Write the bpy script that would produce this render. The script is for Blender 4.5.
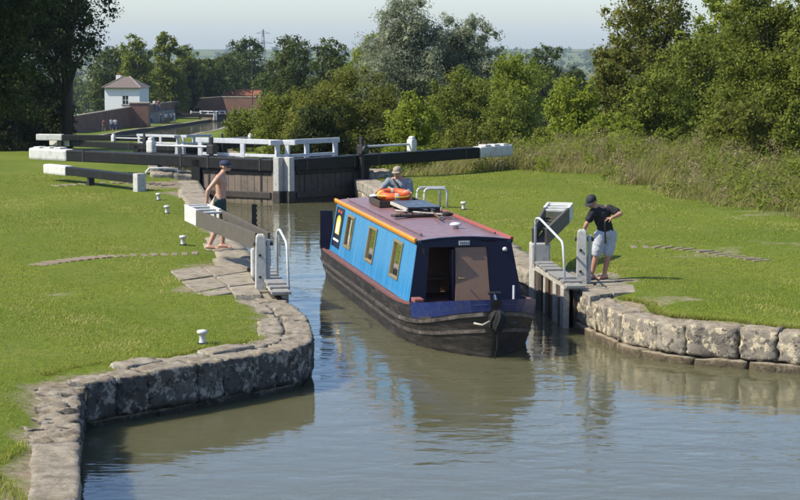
import bpy, bmesh, math, random
import numpy as np
from mathutils import Vector, Matrix, noise
from mathutils.geometry import delaunay_2d_cdt
random.seed(7); RNG = np.random.default_rng(7)
R = math.radians
scene = bpy.context.scene
for o in list(bpy.data.objects): bpy.data.objects.remove(o)

# ------------------------------------------------------------------ camera, sky, sun, exposure
CAM_H, FPX, HZ = 4.75, 1880.0, 44.0          # height over the water, focal length in photo pixels, horizon row
PITCH = math.atan((250 - HZ) / FPX)
cd = bpy.data.cameras.new('camera'); cam = bpy.data.objects.new('camera', cd); scene.collection.objects.link(cam)
cam.location = (0, 0, CAM_H); cam.rotation_euler = (math.pi / 2 - PITCH, 0, 0)
cd.sensor_width = 36; cd.lens = 36 * FPX / 800; cd.clip_start = .1; cd.clip_end = 20000
scene.camera = cam
SUN_DIR = Vector((-.972, -.235, 0)).normalized() * math.cos(R(46)); SUN_DIR.z = math.sin(R(46))
world = bpy.data.worlds.new('World'); scene.world = world; world.use_nodes = True
wn = world.node_tree.nodes; sky = wn.new('ShaderNodeTexSky'); sky.sky_type = 'NISHITA'; sky.sun_disc = False
sky.sun_elevation = R(46); sky.sun_rotation = math.atan2(SUN_DIR.x, SUN_DIR.y)
sky.air_density = 1.0; sky.dust_density = .85; sky.ozone_density = 1.6
tn_ = wn.new('ShaderNodeMix'); tn_.data_type = 'RGBA'; tn_.blend_type = 'MULTIPLY'; tn_.inputs[0].default_value = 1; tn_.inputs[7].default_value = (.84, .915, 1.08, 1)   # white balance of the photograph
world.node_tree.links.new(sky.outputs[0], tn_.inputs[6]); world.node_tree.links.new(tn_.outputs[2], wn['Background'].inputs[0]); wn['Background'].inputs[1].default_value = .14
sd = bpy.data.lights.new('sun', 'SUN'); sun = bpy.data.objects.new('sun', sd); scene.collection.objects.link(sun)
sd.energy = 5.0; sd.angle = R(.53); sd.color = (1, .94, .80)
sun.rotation_euler = SUN_DIR.to_track_quat('Z', 'Y').to_euler()
scene.render.engine = 'CYCLES'
vs = scene.view_settings; vs.view_transform = 'Standard'; vs.look = 'None'; vs.exposure = .55; vs.gamma = 1; vs.use_curve_mapping = False

def at(px, py, z):
    """photo pixel -> point on the level plane z"""
    a = (px - 400) / FPX; b = (250 - py) / FPX
    dy = math.cos(PITCH) + b * math.sin(PITCH); dz = -math.sin(PITCH) + b * math.cos(PITCH)
    t = (CAM_H - z) / -dz
    return Vector((a * t, dy * t, z))
def atd(px, py, d):
    a = (px - 400) / FPX; b = (250 - py) / FPX
    dy = math.cos(PITCH) + b * math.sin(PITCH); dz = -math.sin(PITCH) + b * math.cos(PITCH)
    t = d / dy
    return Vector((a * t, d, CAM_H + dz * t))

# ------------------------------------------------------------------ materials
def lin(c): return tuple(((v / 12.92) if v <= .04045 else ((v + .055) / 1.055) ** 2.4) for v in c)
def S(r, g, b): return lin((r / 255, g / 255, b / 255))
class NT:
    def __init__(self, name):
        self.m = bpy.data.materials.new(name); self.m.use_nodes = True
        self.t = self.m.node_tree; self.p = self.t.nodes['Principled BSDF']; self.out = self.t.nodes['Material Output']
        self.co = self.n('ShaderNodeTexCoord').outputs['Object']
    def n(self, t): return self.t.nodes.new(t)
    def l(self, a, b): self.t.links.new(a, b)
    def geo(self): self.co = self.n('ShaderNodeNewGeometry').outputs['Position']; return self
    def noise(self, scale, detail=4, rough=.55, stretch=None, dist=0):
        t = self.n('ShaderNodeTexNoise'); t.inputs['Scale'].default_value = scale; t.inputs['Detail'].default_value = detail
        t.inputs['Roughness'].default_value = rough; t.inputs['Distortion'].default_value = dist
        c = self.co
        if stretch:
            mp = self.n('ShaderNodeMapping'); mp.inputs['Scale'].default_value = stretch; self.l(c, mp.inputs[0]); c = mp.outputs[0]
        self.l(c, t.inputs['Vector']); return t.outputs['Fac']
    def ramp(self, f, stops):
        r = self.n('ShaderNodeValToRGB'); e = r.color_ramp.elements
        while len(e) < len(stops): e.new(.5)
        for i, (p, c) in enumerate(stops):
            e[i].position = p; e[i].color = (c[0], c[1], c[2], 1) if not isinstance(c, (int, float)) else (c, c, c, 1)
        self.l(f, r.inputs[0]); return r.outputs[0]
    def mix(self, f, a, b, mode='MIX'):
        m = self.n('ShaderNodeMix'); m.data_type = 'RGBA'; m.blend_type = mode
        for s, v in ((0, f), (6, a), (7, b)):
            if isinstance(v, (int, float)): m.inputs[s].default_value = v
            elif isinstance(v, tuple): m.inputs[s].default_value = (*v[:3], 1)
            else: self.l(v, m.inputs[s])
        return m.outputs[2]
    def col(self, c):
        if isinstance(c, tuple): self.p.inputs['Base Color'].default_value = (*c, 1)
        else: self.l(c, self.p.inputs['Base Color'])
        return self
    def rough(self, r):
        if isinstance(r, (int, float)): self.p.inputs['Roughness'].default_value = r
        else: self.l(r, self.p.inputs['Roughness'])
        return self
    def bump(self, h, strength=.4, dist=.02):
        b = self.n('ShaderNodeBump'); b.inputs['Strength'].default_value = strength; b.inputs['Distance'].default_value = dist
        self.l(h, b.inputs['Height']); self.l(b.outputs[0], self.p.inputs['Normal']); return self
    def attr(self, name):
        a = self.n('ShaderNodeAttribute'); a.attribute_name = name; return a
    def rnd(self): return self.n('ShaderNodeObjectInfo').outputs['Random']
M = {}
def paint(name, c, rough=.45, var=.25, dirt=(.06, .05, .035), dirt_amt=.35, scale=3, spec=.5, bump=.12):
    k = NT(name); c2 = tuple(v * (1 - var) for v in c)
    base = k.mix(k.noise(scale, 5), c, c2)
    d = k.ramp(k.noise(scale * 2.3, 6, .65), [(.5, 0.0), (.75, dirt_amt)])
    k.col(k.mix(d, base, dirt)); k.rough(k.ramp(k.noise(scale * 3), [(.3, max(.05, rough - .1)), (.7, min(1, rough + .15))]))
    k.bump(k.noise(scale * 12, 4), bump, .01); k.p.inputs['Specular IOR Level'].default_value = spec
    M[name] = k.m; return k.m
paint('white_paint', (.58, .57, .525), .55, .15, (.2, .18, .13), .7, 3)
paint('white_rail', (.52, .53, .54), .5, .15, (.2, .19, .15), .6, 4)
paint('black_paint', (.008, .008, .0085), .5, .3, (.03, .027, .023), .5, 2, spec=.3)
paint('dark_iron', (.02, .019, .018), .5, .3, (.07, .05, .035), .6, 6)
paint('galvanised', (.42, .43, .44), .4, .2, (.2, .2, .2), .5, 8)
paint('old_post', (.48, .47, .43), .8, .3, (.16, .14, .11), .75, 5, bump=.4)
paint('bollard_paint', (.58, .57, .53), .55, .15, (.2, .16, .11), .8, 14)
paint('boat_blue', (.034, .245, .50), .2, .05, (.02, .17, .38), .2, 1.1, bump=.015)
paint('boat_navy', (.0045, .006, .022), .4, .2, (.012, .012, .03), .3, 2, spec=.25, bump=.03)
paint('bow_blue', (.016, .03, .12), .35, .25, (.06, .06, .08), .5, 4, bump=.06)
paint('roof_plum', (.21, .11, .104), .36, .16, (.25, .19, .18), .35, 1.6, bump=.1)
paint('rail_orange', (.62, .24, .01), .4, .1, (.3, .12, .02), .4, 3)
paint('rail_red', (.30, .065, .03), .45, .2, (.18, .06, .04), .5, 3)
paint('gunwale_red', (.16, .06, .05), .6, .2, (.2, .15, .12), .7, 4)
paint('brass', (.22, .165, .07), .35, .2, (.12, .09, .05), .5, 9)
paint('cream_cloth', (.70, .66, .55), .9, .15, (.4, .35, .25), .3, 9)
paint('door_wood', (.25, .145, .09), .55, .2, (.10, .06, .045), .4, 2)
paint('dark_wood', (.05, .033, .02), .6, .3, (.02, .014, .01), .5, 3)
paint('life_orange', (.72, .10, .012), .5, .12, (.4, .06, .02), .3, 8)
paint('tape_yellow', (.72, .48, .03), .5, .1, (.4, .25, .05), .3, 8)
paint('rope', (.018, .017, .016), .9, .4, (.05, .045, .04), .6, 30, bump=.9)
paint('rope_pale', (.5, .46, .38), .9, .3, (.25, .2, .15), .6, 30, bump=.6)
paint('slate_panel', (.03, .034, .042), .3, .2, (.08, .08, .08), .4, 3)
paint('grey_board', (.26, .25, .23), .8, .3, (.09, .08, .06), .7, 5, bump=.4)
paint('timber_pale', (.46, .43, .37), .8, .3, (.12, .1, .07), .8, 5, bump=.4)
paint('timber_brown', (.11, .068, .042), .8, .35, (.03, .022, .015), .7, 5, bump=.4)
paint('gate_tan', (.20, .155, .115), .8, .35, (.07, .055, .042), .85, 1.6, bump=.3)
paint('wet_timber', (.045, .037, .029), .6, .4, (.10, .085, .062), .7, 4, bump=.4)
paint('bark', (.075, .06, .045), .9, .4, (.03, .026, .02), .7, 9, bump=.8)
paint('skin', (.47, .26, .175), .5, .1, (.36, .17, .11), .3, 9, bump=.05)
paint('skin_tan', (.42, .22, .145), .5, .1, (.32, .15, .1), .3, 9, bump=.05)
paint('hair', (.03, .02, .013), .7, .3, (.02, .012, .008), .3, 40, bump=.6)
paint('cap_navy', (.018, .026, .06), .8, .2, (.03, .04, .08), .3, 9)
paint('cap_dark', (.012, .014, .022), .8, .2, (.03, .03, .04), .3, 9)
paint('cap_beige', (.30, .25, .19), .8, .2, (.2, .17, .13), .3, 9)
paint('cloth_green', (.02, .045, .04), .85, .25, (.012, .03, .026), .4, 8, bump=.3)
paint('cloth_black', (.010, .011, .013), .85, .3, (.02, .02, .022), .4, 8, bump=.3)
paint('cloth_grey', (.20, .225, .25), .9, .2, (.14, .16, .18), .5, 8, bump=.3)
paint('cloth_white', (.5, .5, .5), .9, .12, (.45, .45, .46), .4, 8, bump=.3)
paint('shorts_pale', (.40, .42, .46), .9, .14, (.33, .35, .4), .5, 9, bump=.3)
paint('cloth_red', (.22, .07, .06), .9, .2, (.14, .04, .04), .4, 8)
paint('cloth_blue', (.06, .09, .2), .9, .2, (.04, .05, .1), .4, 8)
paint('cloth_khaki', (.2, .15, .10), .9, .2, (.12, .09, .06), .4, 8)
paint('sandal', (.06, .04, .028), .8, .2, (.03, .02, .015), .4, 8)
paint('lens_black', (.004, .004, .004), .08, .1, (.01, .01, .01), .1, 5)
paint('house_white', (.62, .625, .62), .8, .06, (.5, .49, .45), .3, .6)
paint('slate_roof', (.145, .11, .095), .8, .25, (.08, .065, .06), .5, 1.2)
paint('tile_red', (.30, .105, .045), .85, .25, (.16, .06, .035), .5, 1)
paint('soil', (.17, .13, .09), .95, .3, (.08, .06, .04), .6, 2)
paint('tarmac', (.22, .20, .175), .9, .2, (.13, .12, .1), .5, .6)
paint('chrome', (.6, .6, .6), .15, .1, (.3, .3, .3), .2, 5)
paint('foot_brick', (.22, .16, .115), .9, .35, (.30, .26, .2), .7, 5, bump=.5)
paint('steel_pylon', (.3, .31, .33), .5, .1, (.2, .2, .2), .2, 1)

k = NT('boat_blue'); st_ = k.noise(3, 6, .65, (1, 3.5, .25)); fd = k.noise(.9, 5, .6)
c = k.mix(k.ramp(fd, [(.35, 0.), (.7, .5)]), (.028, .20, .42), (.045, .245, .45)); c = k.mix(k.ramp(st_, [(.52, 0.), (.72, .35)]), c, (.09, .20, .32)); k.col(c).rough(k.ramp(st_, [(.4, .14), (.7, .4)])).bump(k.noise(1.6, 3), .05, .02); M['boat_blue'] = k.m
k = NT('hull_black')                                                        # worn blacking: grey scrapes along the strakes
s = k.noise(2.2, 7, .7, (.35, 1, 5)); g = k.noise(9, 6, .7, (.5, 1, 2))
k.col(k.mix(k.ramp(g, [(.5, 0.), (.72, .6)]), k.ramp(s, [(.36, (.008, .0075, .0075)), (.55, (.024, .021, .019)), (.75, (.085, .074, .064))]), (.05, .034, .022)))
k.rough(k.ramp(g, [(.3, .3), (.7, .7)])).bump(k.noise(5, 6, .6, (.6, 1, 2)), .35, .03); M['hull_black'] = k.m
k = NT('strake'); s = k.noise(6, 6, .7, (.5, 1, 1))
k.col(k.ramp(s, [(.36, (.025, .022, .019)), (.55, (.09, .075, .062)), (.74, (.24, .21, .18))])).rough(.6).bump(s, .4, .01); M['strake'] = k.m

def stone(name, cols, lichen, dark, moss=None, sc=1.0):
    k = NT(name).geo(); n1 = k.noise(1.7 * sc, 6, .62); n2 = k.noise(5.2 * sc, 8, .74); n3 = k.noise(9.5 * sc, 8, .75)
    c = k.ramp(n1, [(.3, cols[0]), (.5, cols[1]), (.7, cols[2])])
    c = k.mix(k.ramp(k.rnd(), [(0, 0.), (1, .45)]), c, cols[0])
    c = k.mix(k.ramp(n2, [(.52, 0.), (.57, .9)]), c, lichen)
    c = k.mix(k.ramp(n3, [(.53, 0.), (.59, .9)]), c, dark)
    if moss:
        sep = k.n('ShaderNodeSeparateXYZ'); k.l(k.co, sep.inputs[0])
        a = k.n('ShaderNodeMath'); a.operation = 'MULTIPLY_ADD'; k.l(n2, a.inputs[0]); a.inputs[1].default_value = .35; k.l(sep.outputs['Z'], a.inputs[2])
        c = k.mix(k.ramp(a.outputs[0], [(.22, .92), (.36, 0.)]), c, moss)     # tide line of algae just above the water
    gn = k.n('ShaderNodeNewGeometry'); sp_ = k.n('ShaderNodeSeparateXYZ'); k.l(gn.outputs['Normal'], sp_.inputs[0]); tm = k.n('ShaderNodeMath'); tm.operation = 'MULTIPLY_ADD'; k.l(n3, tm.inputs[0]); tm.inputs[1].default_value = .5; k.l(sp_.outputs[2], tm.inputs[2])
    c = k.mix(k.ramp(tm.outputs[0], [(.80, 0.), (1.1, .85)]), c, k.ramp(k.noise(5, 6, .7), [(.35, (.15, .115, .07)), (.5, (.27, .22, .15)), (.65, (.36, .31, .23))]))   # soil and dust lying on level faces
    k.col(c).rough(.9); k.bump(k.mix(.5, k.noise(13 * sc, 8, .75), n2), 1.0, .07); M[name] = k.m
stone('stone_pale', [(.16, .135, .105), (.27, .235, .18), (.38, .325, .24)], (.60, .50, .33), (.045, .04, .034), (.105, .075, .035))
stone('stone_dark', [(.06, .053, .045), (.10, .088, .074), (.16, .14, .118)], (.38, .35, .29), (.022, .02, .018), (.03, .026, .016))  # darker stone, with the shade on the left bank wall put into its colour
stone('stone_top', [(.20, .175, .14), (.28, .25, .20), (.36, .32, .27)], (.44, .40, .32), (.10, .085, .06), None)
stone('stone_wet', [(.06, .045, .025), (.10, .072, .036), (.14, .10, .055)], (.17, .14, .09), (.03, .024, .014), None)
k = NT('brick_wall').geo(); b = k.n('ShaderNodeTexBrick'); b.inputs['Scale'].default_value = 1
b.inputs['Brick Width'].default_value = .23; b.inputs['Row Height'].default_value = .075; b.inputs['Mortar Size'].default_value = .008
b.inputs['Color1'].default_value = (.23, .085, .05, 1); b.inputs['Color2'].default_value = (.15, .062, .04, 1); b.inputs['Mortar'].default_value = (.17, .15, .12, 1)
cx = k.n('ShaderNodeSeparateXYZ'); k.l(k.co, cx.inputs[0]); cm = k.n('ShaderNodeCombineXYZ'); k.l(cx.outputs[0], cm.inputs[0]); k.l(cx.outputs[2], cm.inputs[1]); k.l(cm.outputs[0], b.inputs['Vector'])
k.col(k.mix(k.ramp(k.noise(.7, 6, .65), [(.4, 0.), (.7, .7)]), b.outputs[0], (.07, .055, .042))).rough(.9); M['brick_wall'] = k.m

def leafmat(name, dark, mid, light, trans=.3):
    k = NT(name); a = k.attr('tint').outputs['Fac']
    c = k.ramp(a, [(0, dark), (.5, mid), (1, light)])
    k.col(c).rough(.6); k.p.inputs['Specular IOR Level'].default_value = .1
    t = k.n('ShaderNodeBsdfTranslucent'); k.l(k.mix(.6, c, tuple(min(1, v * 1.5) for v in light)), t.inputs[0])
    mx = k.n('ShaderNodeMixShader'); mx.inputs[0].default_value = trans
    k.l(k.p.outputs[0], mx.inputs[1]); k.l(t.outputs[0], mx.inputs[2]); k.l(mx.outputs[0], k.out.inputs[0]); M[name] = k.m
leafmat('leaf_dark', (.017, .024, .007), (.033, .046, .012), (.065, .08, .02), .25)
leafmat('leaf_mid', (.068, .086, .012), (.125, .15, .022), (.215, .235, .038))
leafmat('leaf_light', (.095, .128, .013), (.17, .212, .022), (.27, .295, .042), .42)
leafmat('leaf_willow', (.11, .125, .07), (.19, .21, .13), (.30, .32, .215), .35)
leafmat('leaf_olive', (.068, .076, .013), (.12, .13, .022), (.195, .198, .037), .38)
leafmat('leaf_autumn', (.065, .082, .014), (.115, .132, .022), (.19, .165, .036))
leafmat('leaf_far', (.038, .052, .013), (.065, .085, .02), (.11, .132, .03), .25)
leafmat('grass_blade', (.105, .15, .012), (.19, .245, .02), (.38, .335, .10), .36)
leafmat('seed_head', (.14, .11, .06), (.26, .20, .115), (.38, .30, .19), .25)
leafmat('tall_blade', (.085, .11, .02), (.19, .20, .05), (.42, .34, .16), .4)

k = NT('ground').geo(); n1 = k.noise(.16, 4, .5); n2 = k.noise(1.3, 6, .65); n3 = k.noise(9, 6, .7)
gr = k.ramp(n1, [(.35, (.09, .125, .010)), (.65, (.14, .165, .02))])
gr = k.mix(k.ramp(n2, [(.45, 0.), (.72, .55)]), gr, (.16, .165, .045)); gr = k.mix(k.ramp(n3, [(.35, .55), (.6, 0.)]), gr, (.04, .07, .012))
so = k.ramp(n3, [(.3, (.12, .09, .058)), (.5, (.22, .175, .12)), (.72, (.33, .285, .21))])
ba = k.attr('bare').outputs['Fac']; ma = k.n('ShaderNodeMath'); ma.operation = 'MULTIPLY_ADD'; k.l(n2, ma.inputs[0]); ma.inputs[1].default_value = .7; k.l(ba, ma.inputs[2])
c = k.mix(k.ramp(ma.outputs[0], [(.72, 0.), (.9, 1.)]), gr, so)
fa = k.attr('far').outputs['Fac']; nf = k.noise(.006, 3, .5)
fl = k.ramp(nf, [(.36, (.045, .06, .02)), (.46, (.085, .12, .03)), (.54, (.16, .15, .06)), (.62, (.07, .105, .025))])
k.p.inputs['Specular IOR Level'].default_value = .08; k.col(k.mix(fa, c, fl)).rough(.95).bump(n3, .6, .04); M['ground'] = k.m

k = NT('water').geo(); k.col((.092, .088, .046)).rough(.012); k.p.inputs['IOR'].default_value = 1.33; k.p.subsurface_method = 'BURLEY'; k.p.inputs['Subsurface Weight'].default_value = 1; k.p.inputs['Subsurface Radius'].default_value = (1, 1, .8); k.p.inputs['Subsurface Scale'].default_value = .30   # turbid water
a = k.noise(1.1, 3, .5, (1, 1.7, 1), .3); b_ = k.noise(4.5, 3, .5, (.8, 1.7, 1)); pt = k.ramp(k.noise(.13, 3), [(.35, .25), (.65, 1.)])
w = k.mix(.16, a, b_); w2 = k.mix(1., w, pt, 'MULTIPLY')
k.bump(w2, .26, .12); M['water'] = k.m
def glass():
    k = NT('window_glass'); k.t.nodes.remove(k.p)
    t = k.n('ShaderNodeBsdfTransparent'); t.inputs[0].default_value = (.75, .78, .8, 1); g = k.n('ShaderNodeBsdfGlossy'); g.inputs['Roughness'].default_value = .02
    f = k.n('ShaderNodeFresnel'); f.inputs[0].default_value = 1.5; m = k.n('ShaderNodeMixShader')
    k.l(f.outputs[0], m.inputs[0]); k.l(t.outputs[0], m.inputs[1]); k.l(g.outputs[0], m.inputs[2]); k.l(m.outputs[0], k.out.inputs[0]); M['window_glass'] = k.m
glass()
paint('dark_pane', (.02, .024, .03), .08, .2, (.03, .03, .03), .2, 2, bump=.02)

# ------------------------------------------------------------------ mesh helpers
COL = scene.collection
def link(name, me, mat=None, parent=None, loc=(0, 0, 0), rz=0):
    o = bpy.data.objects.new(name, me); COL.objects.link(o)
    if mat: me.materials.append(M[mat])
    o.location = loc; o.rotation_euler = (0, 0, rz)
    if parent: o.parent = parent
    return o
def tag(o, label, cat, group=None):
    o['label'] = label; o['category'] = cat
    if group: o['group'] = group
    return o
def struct(o): o['kind'] = 'structure'; return o
def stuff(o): o['kind'] = 'stuff'; return o
def thing(name, label, cat, loc=(0, 0, 0), rz=0, group=None):
    o = bpy.data.objects.new(name, None); COL.objects.link(o); o.empty_display_size = .2
    o.location = loc; o.rotation_euler = (0, 0, rz); return tag(o, label, cat, group)
class MB:
    def __init__(self): self.v = []; self.f = []
    def add(self, vs, fs):
        n = len(self.v); self.v += [tuple(p) for p in vs]; self.f += [tuple(i + n for i in q) for q in fs]; return self
    def box(self, c, s, rz=0, tilt=None):
        x, y, z = (d / 2 for d in s); m = Matrix.Rotation(rz, 3, 'Z')
        if tilt is not None: m = tilt
        return self.add([Vector(c) + m @ Vector((i * x, j * y, k_ * z)) for k_ in (-1, 1) for i, j in ((-1, -1), (1, -1), (1, 1), (-1, 1))],
                 [(3, 2, 1, 0), (4, 5, 6, 7), (0, 1, 5, 4), (1, 2, 6, 5), (2, 3, 7, 6), (3, 0, 4, 7)])
    def beam(self, a, b, w, h):
        """square bar from a to b"""
        a, b = Vector(a), Vector(b); d = (b - a); L = d.length; d.normalize()
        sx = d.cross(Vector((0, 0, 1)));
        if sx.length < 1e-4: sx = Vector((1, 0, 0))
        sx.normalize(); up = sx.cross(d); m = Matrix((sx, d, up)).transposed()
        return self.box((a + b) / 2, (w, L, h), tilt=m)
    def tube(self, pts, r, n=10, cap=True):
        pts = [Vector(p) for p in pts]; rs = r if isinstance(r, (list, tuple)) else [r] * len(pts); rings = []
        ref = Vector((0, 0, 1))
        for i, p in enumerate(pts):
            d = (pts[min(i + 1, len(pts) - 1)] - pts[max(i - 1, 0)]).normalized()
            s = d.cross(ref)
            if s.length < .05: s = d.cross(Vector((1, 0, 0)))
            s.normalize(); t = s.cross(d)
            rings.append([p + (s * math.cos(q * 2 * math.pi / n) + t * math.sin(q * 2 * math.pi / n)) * rs[i] for q in range(n)])
        return self.loft(rings, cap)
    def loft(self, rings, cap=True, closed=True):
        n = len(rings[0]); vs = [p for rg in rings for p in rg]; fs = []
        for i in range(len(rings) - 1):
            for q in range(n if closed else n - 1):
                a, b = i * n + q, i * n + (q + 1) % n; fs.append((a, b, b + n, a + n))
        if cap: fs.append(tuple(range(n))[::-1]); fs.append(tuple(range((len(rings) - 1) * n, len(rings) * n)))
        return self.add(vs, fs)
    def lathe(self, prof, c=(0, 0, 0), n=20):
        c = Vector(c)
        return self.loft([[c + Vector((max(r_, .0005) * math.cos(q * 2 * math.pi / n), max(r_, .0005) * math.sin(q * 2 * math.pi / n), z)) for q in range(n)] for r_, z in prof])
    def prism(self, poly, z0, z1):
        n = len(poly)
        return self.add([(x, y, z0) for x, y in poly] + [(x, y, z1) for x, y in poly],
                        [tuple(range(n))[::-1], tuple(range(n, 2 * n))] + [(i, (i + 1) % n, (i + 1) % n + n, i + n) for i in range(n)])
    def mesh(self, name, bevel=0, smooth=False, seg=2):
        me = bpy.data.meshes.new(name); bm = bmesh.new()
        vs = [bm.verts.new(p) for p in self.v]
        for f in self.f:
            try: bm.faces.new([vs[i] for i in f])
            except ValueError: pass
        bmesh.ops.recalc_face_normals(bm, faces=bm.faces)
        if bevel: bmesh.ops.bevel(bm, geom=[e for e in bm.edges if e.is_manifold and e.calc_face_angle(0) > .5], offset=bevel, segments=seg, profile=.6, affect='EDGES', clamp_overlap=True)
        bm.to_mesh(me); bm.free()
        if smooth: me.shade_smooth()
        return me
    def build(self, name, mat, parent=None, bevel=0, smooth=False, loc=(0, 0, 0), rz=0):
        return link(name, self.mesh(name, bevel, smooth), mat, parent, loc, rz)
def copy_tree(o, parent=None):
    c = o.copy(); COL.objects.link(c); c.parent = parent
    for ch in [x for x in o.children]: copy_tree(ch, c)
    return c
def fast_mesh(name, V, F, tint=None):
    """V (n,3), F (m,k) numpy"""
    me = bpy.data.meshes.new(name); k_ = F.shape[1]
    me.vertices.add(len(V)); me.vertices.foreach_set('co', np.ascontiguousarray(V, dtype=np.float32).ravel())
    me.loops.add(F.size); me.loops.foreach_set('vertex_index', F.astype(np.int32).ravel())
    me.polygons.add(len(F)); me.polygons.foreach_set('loop_start', np.arange(0, F.size, k_, dtype=np.int32))
    me.update(calc_edges=True)
    if tint is not None:
        a = me.attributes.new('tint', 'FLOAT', 'FACE'); a.data.foreach_set('value', np.clip(tint, 0, 1).astype(np.float32))
    return me

# ------------------------------------------------------------------ terrain
L0 = Vector((.1, 33.0)); AX = Vector((-.1555, .9878)); RT = Vector((.9878, .1555))     # lock frame: along, to the right
def lk(p, q): v = L0 + AX * p + RT * q; return (v.x, v.y)
def wob(x, y, s): return np.sin(x * s + 1.3) * np.cos(y * s * 1.1 + .4) + .5 * np.sin(x * s * 2.3 + y * s * 1.7)
def hh(x, y):
    x = np.asarray(x, float); y = np.asarray(y, float)
    ye = y - np.clip((x - 1) * 1.6, 0, 16) * (y > 30)           # the bank on the right stays high a little longer
    z = np.interp(ye, [-50, 60, 74, 122, 140, 190, 215, 330, 420, 800, 1500, 2600, 3600, 4800, 6500],
                  [.62, .62, -1.7, -1.95, -4.4, -5.1, -7.6, -7.9, -12, -26, -38, -45, -38, -12, -14])
    z = z + .05 * wob(x, y, .33) * np.clip((y - 14) / 20, 0, 1)
    z = z + np.clip((y - 500) / 2500, 0, 1) * 3 * wob(x, y, .0021)
    return z
def H(x, y): return float(hh(x, y))
# --- outlines of the canal
wl = [at(*p, .6) for p in [(283, 298), (300, 309), (310, 321), (315, 337), (309, 344), (295, 348), (250, 356), (200, 364), (150, 372), (110, 378), (86, 382)]]
LEFT_FRONT = [(p.x, p.y) for p in wl]
LEFT_NEAR = [LEFT_FRONT[-1], tuple(at(80, 390, .6).xy), tuple(at(80, 440, .6).xy), tuple(at(80, 500, .6).xy), (-2.45, 14), (-2.3, 8), (-2.3, -12)]
wr = [at(*p, .6) for p in [(576, 292), (590, 300), (603, 306), (618, 312), (640, 318.5), (680, 324), (740, 328), (800, 333)]]
RIGHT_FRONT = [(p.x, p.y) for p in wr] + [(8.2, 25.7), (12, 24), (30, 20)]
PE = 29.0
RIGHT_CH = [lk(PE, 2.4), lk(.9, 2.4), lk(.9, 2.78), RIGHT_FRONT[0]]
LEFT_CH = [LEFT_FRONT[0], lk(.9, -2.78), lk(.9, -2.4), lk(PE, -2.4)]
CANAL1 = RIGHT_CH + RIGHT_FRONT[1:] + [(30, -12)] + LEFT_NEAR[::-1][:-1] + LEFT_FRONT[::-1][:-1] + LEFT_CH
GP = 23.6                                                       # where the bottom gates meet
CANAL2 = [lk(PE + .6, 2.4), lk(PE + .6, -2.4), lk(36, -2.6), lk(40, -5), lk(58, -5), lk(65, -2.4), lk(104, -2.4), lk(104, 2.4), lk(65, 2.4), lk(58, 5), lk(40, 5), lk(36, 2.6)]
CANAL3 = [(-42, 250), (-40.5, 270), (-35, 300), (-31.5, 322), (-27, 322), (-25, 300), (-27, 270), (-30, 250)]
def inside(poly, x, y):
    c = np.zeros(np.shape(x), bool); n = len(poly)
    for i in range(n):
        x1, y1 = poly[i]; x2, y2 = poly[(i + 1) % n]
        t = ((y1 > y) != (y2 > y)) & (x < (x2 - x1) * (y - y1) / ((y2 - y1) or 1e-9) + x1); c ^= t
    return c
def dist_poly(poly, x, y, closed=True):
    d = np.full(np.shape(x), 1e9); n = len(poly)
    for i in range(n if closed else n - 1):
        a = np.array(poly[i]); b = np.array(poly[(i + 1) % n]); ab = b - a; L2 = (ab ** 2).sum() + 1e-12
        t = np.clip(((x - a[0]) * ab[0] + (y - a[1]) * ab[1]) / L2, 0, 1)
        d = np.minimum(d, np.hypot(x - a[0] - t * ab[0], y - a[1] - t * ab[1]))
    return d
def grow(poly, d): # widen a little so that the sheet runs under the walls
    out = []; n = len(poly); ar = sum(poly[i][0] * poly[(i + 1) % n][1] - poly[(i + 1) % n][0] * poly[i][1] for i in range(n)); sg = 1 if ar > 0 else -1
    for i in range(n):
        a, b, c = (Vector(poly[j % n]) for j in (i - 1, i, i + 1)); e1 = (b - a).normalized(); e2 = (c - b).normalized()
        nn = Vector((e1.y + e2.y, -e1.x - e2.x)) * sg; nn.normalize(); out.append(tuple(b + nn * d))
    return out
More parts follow.
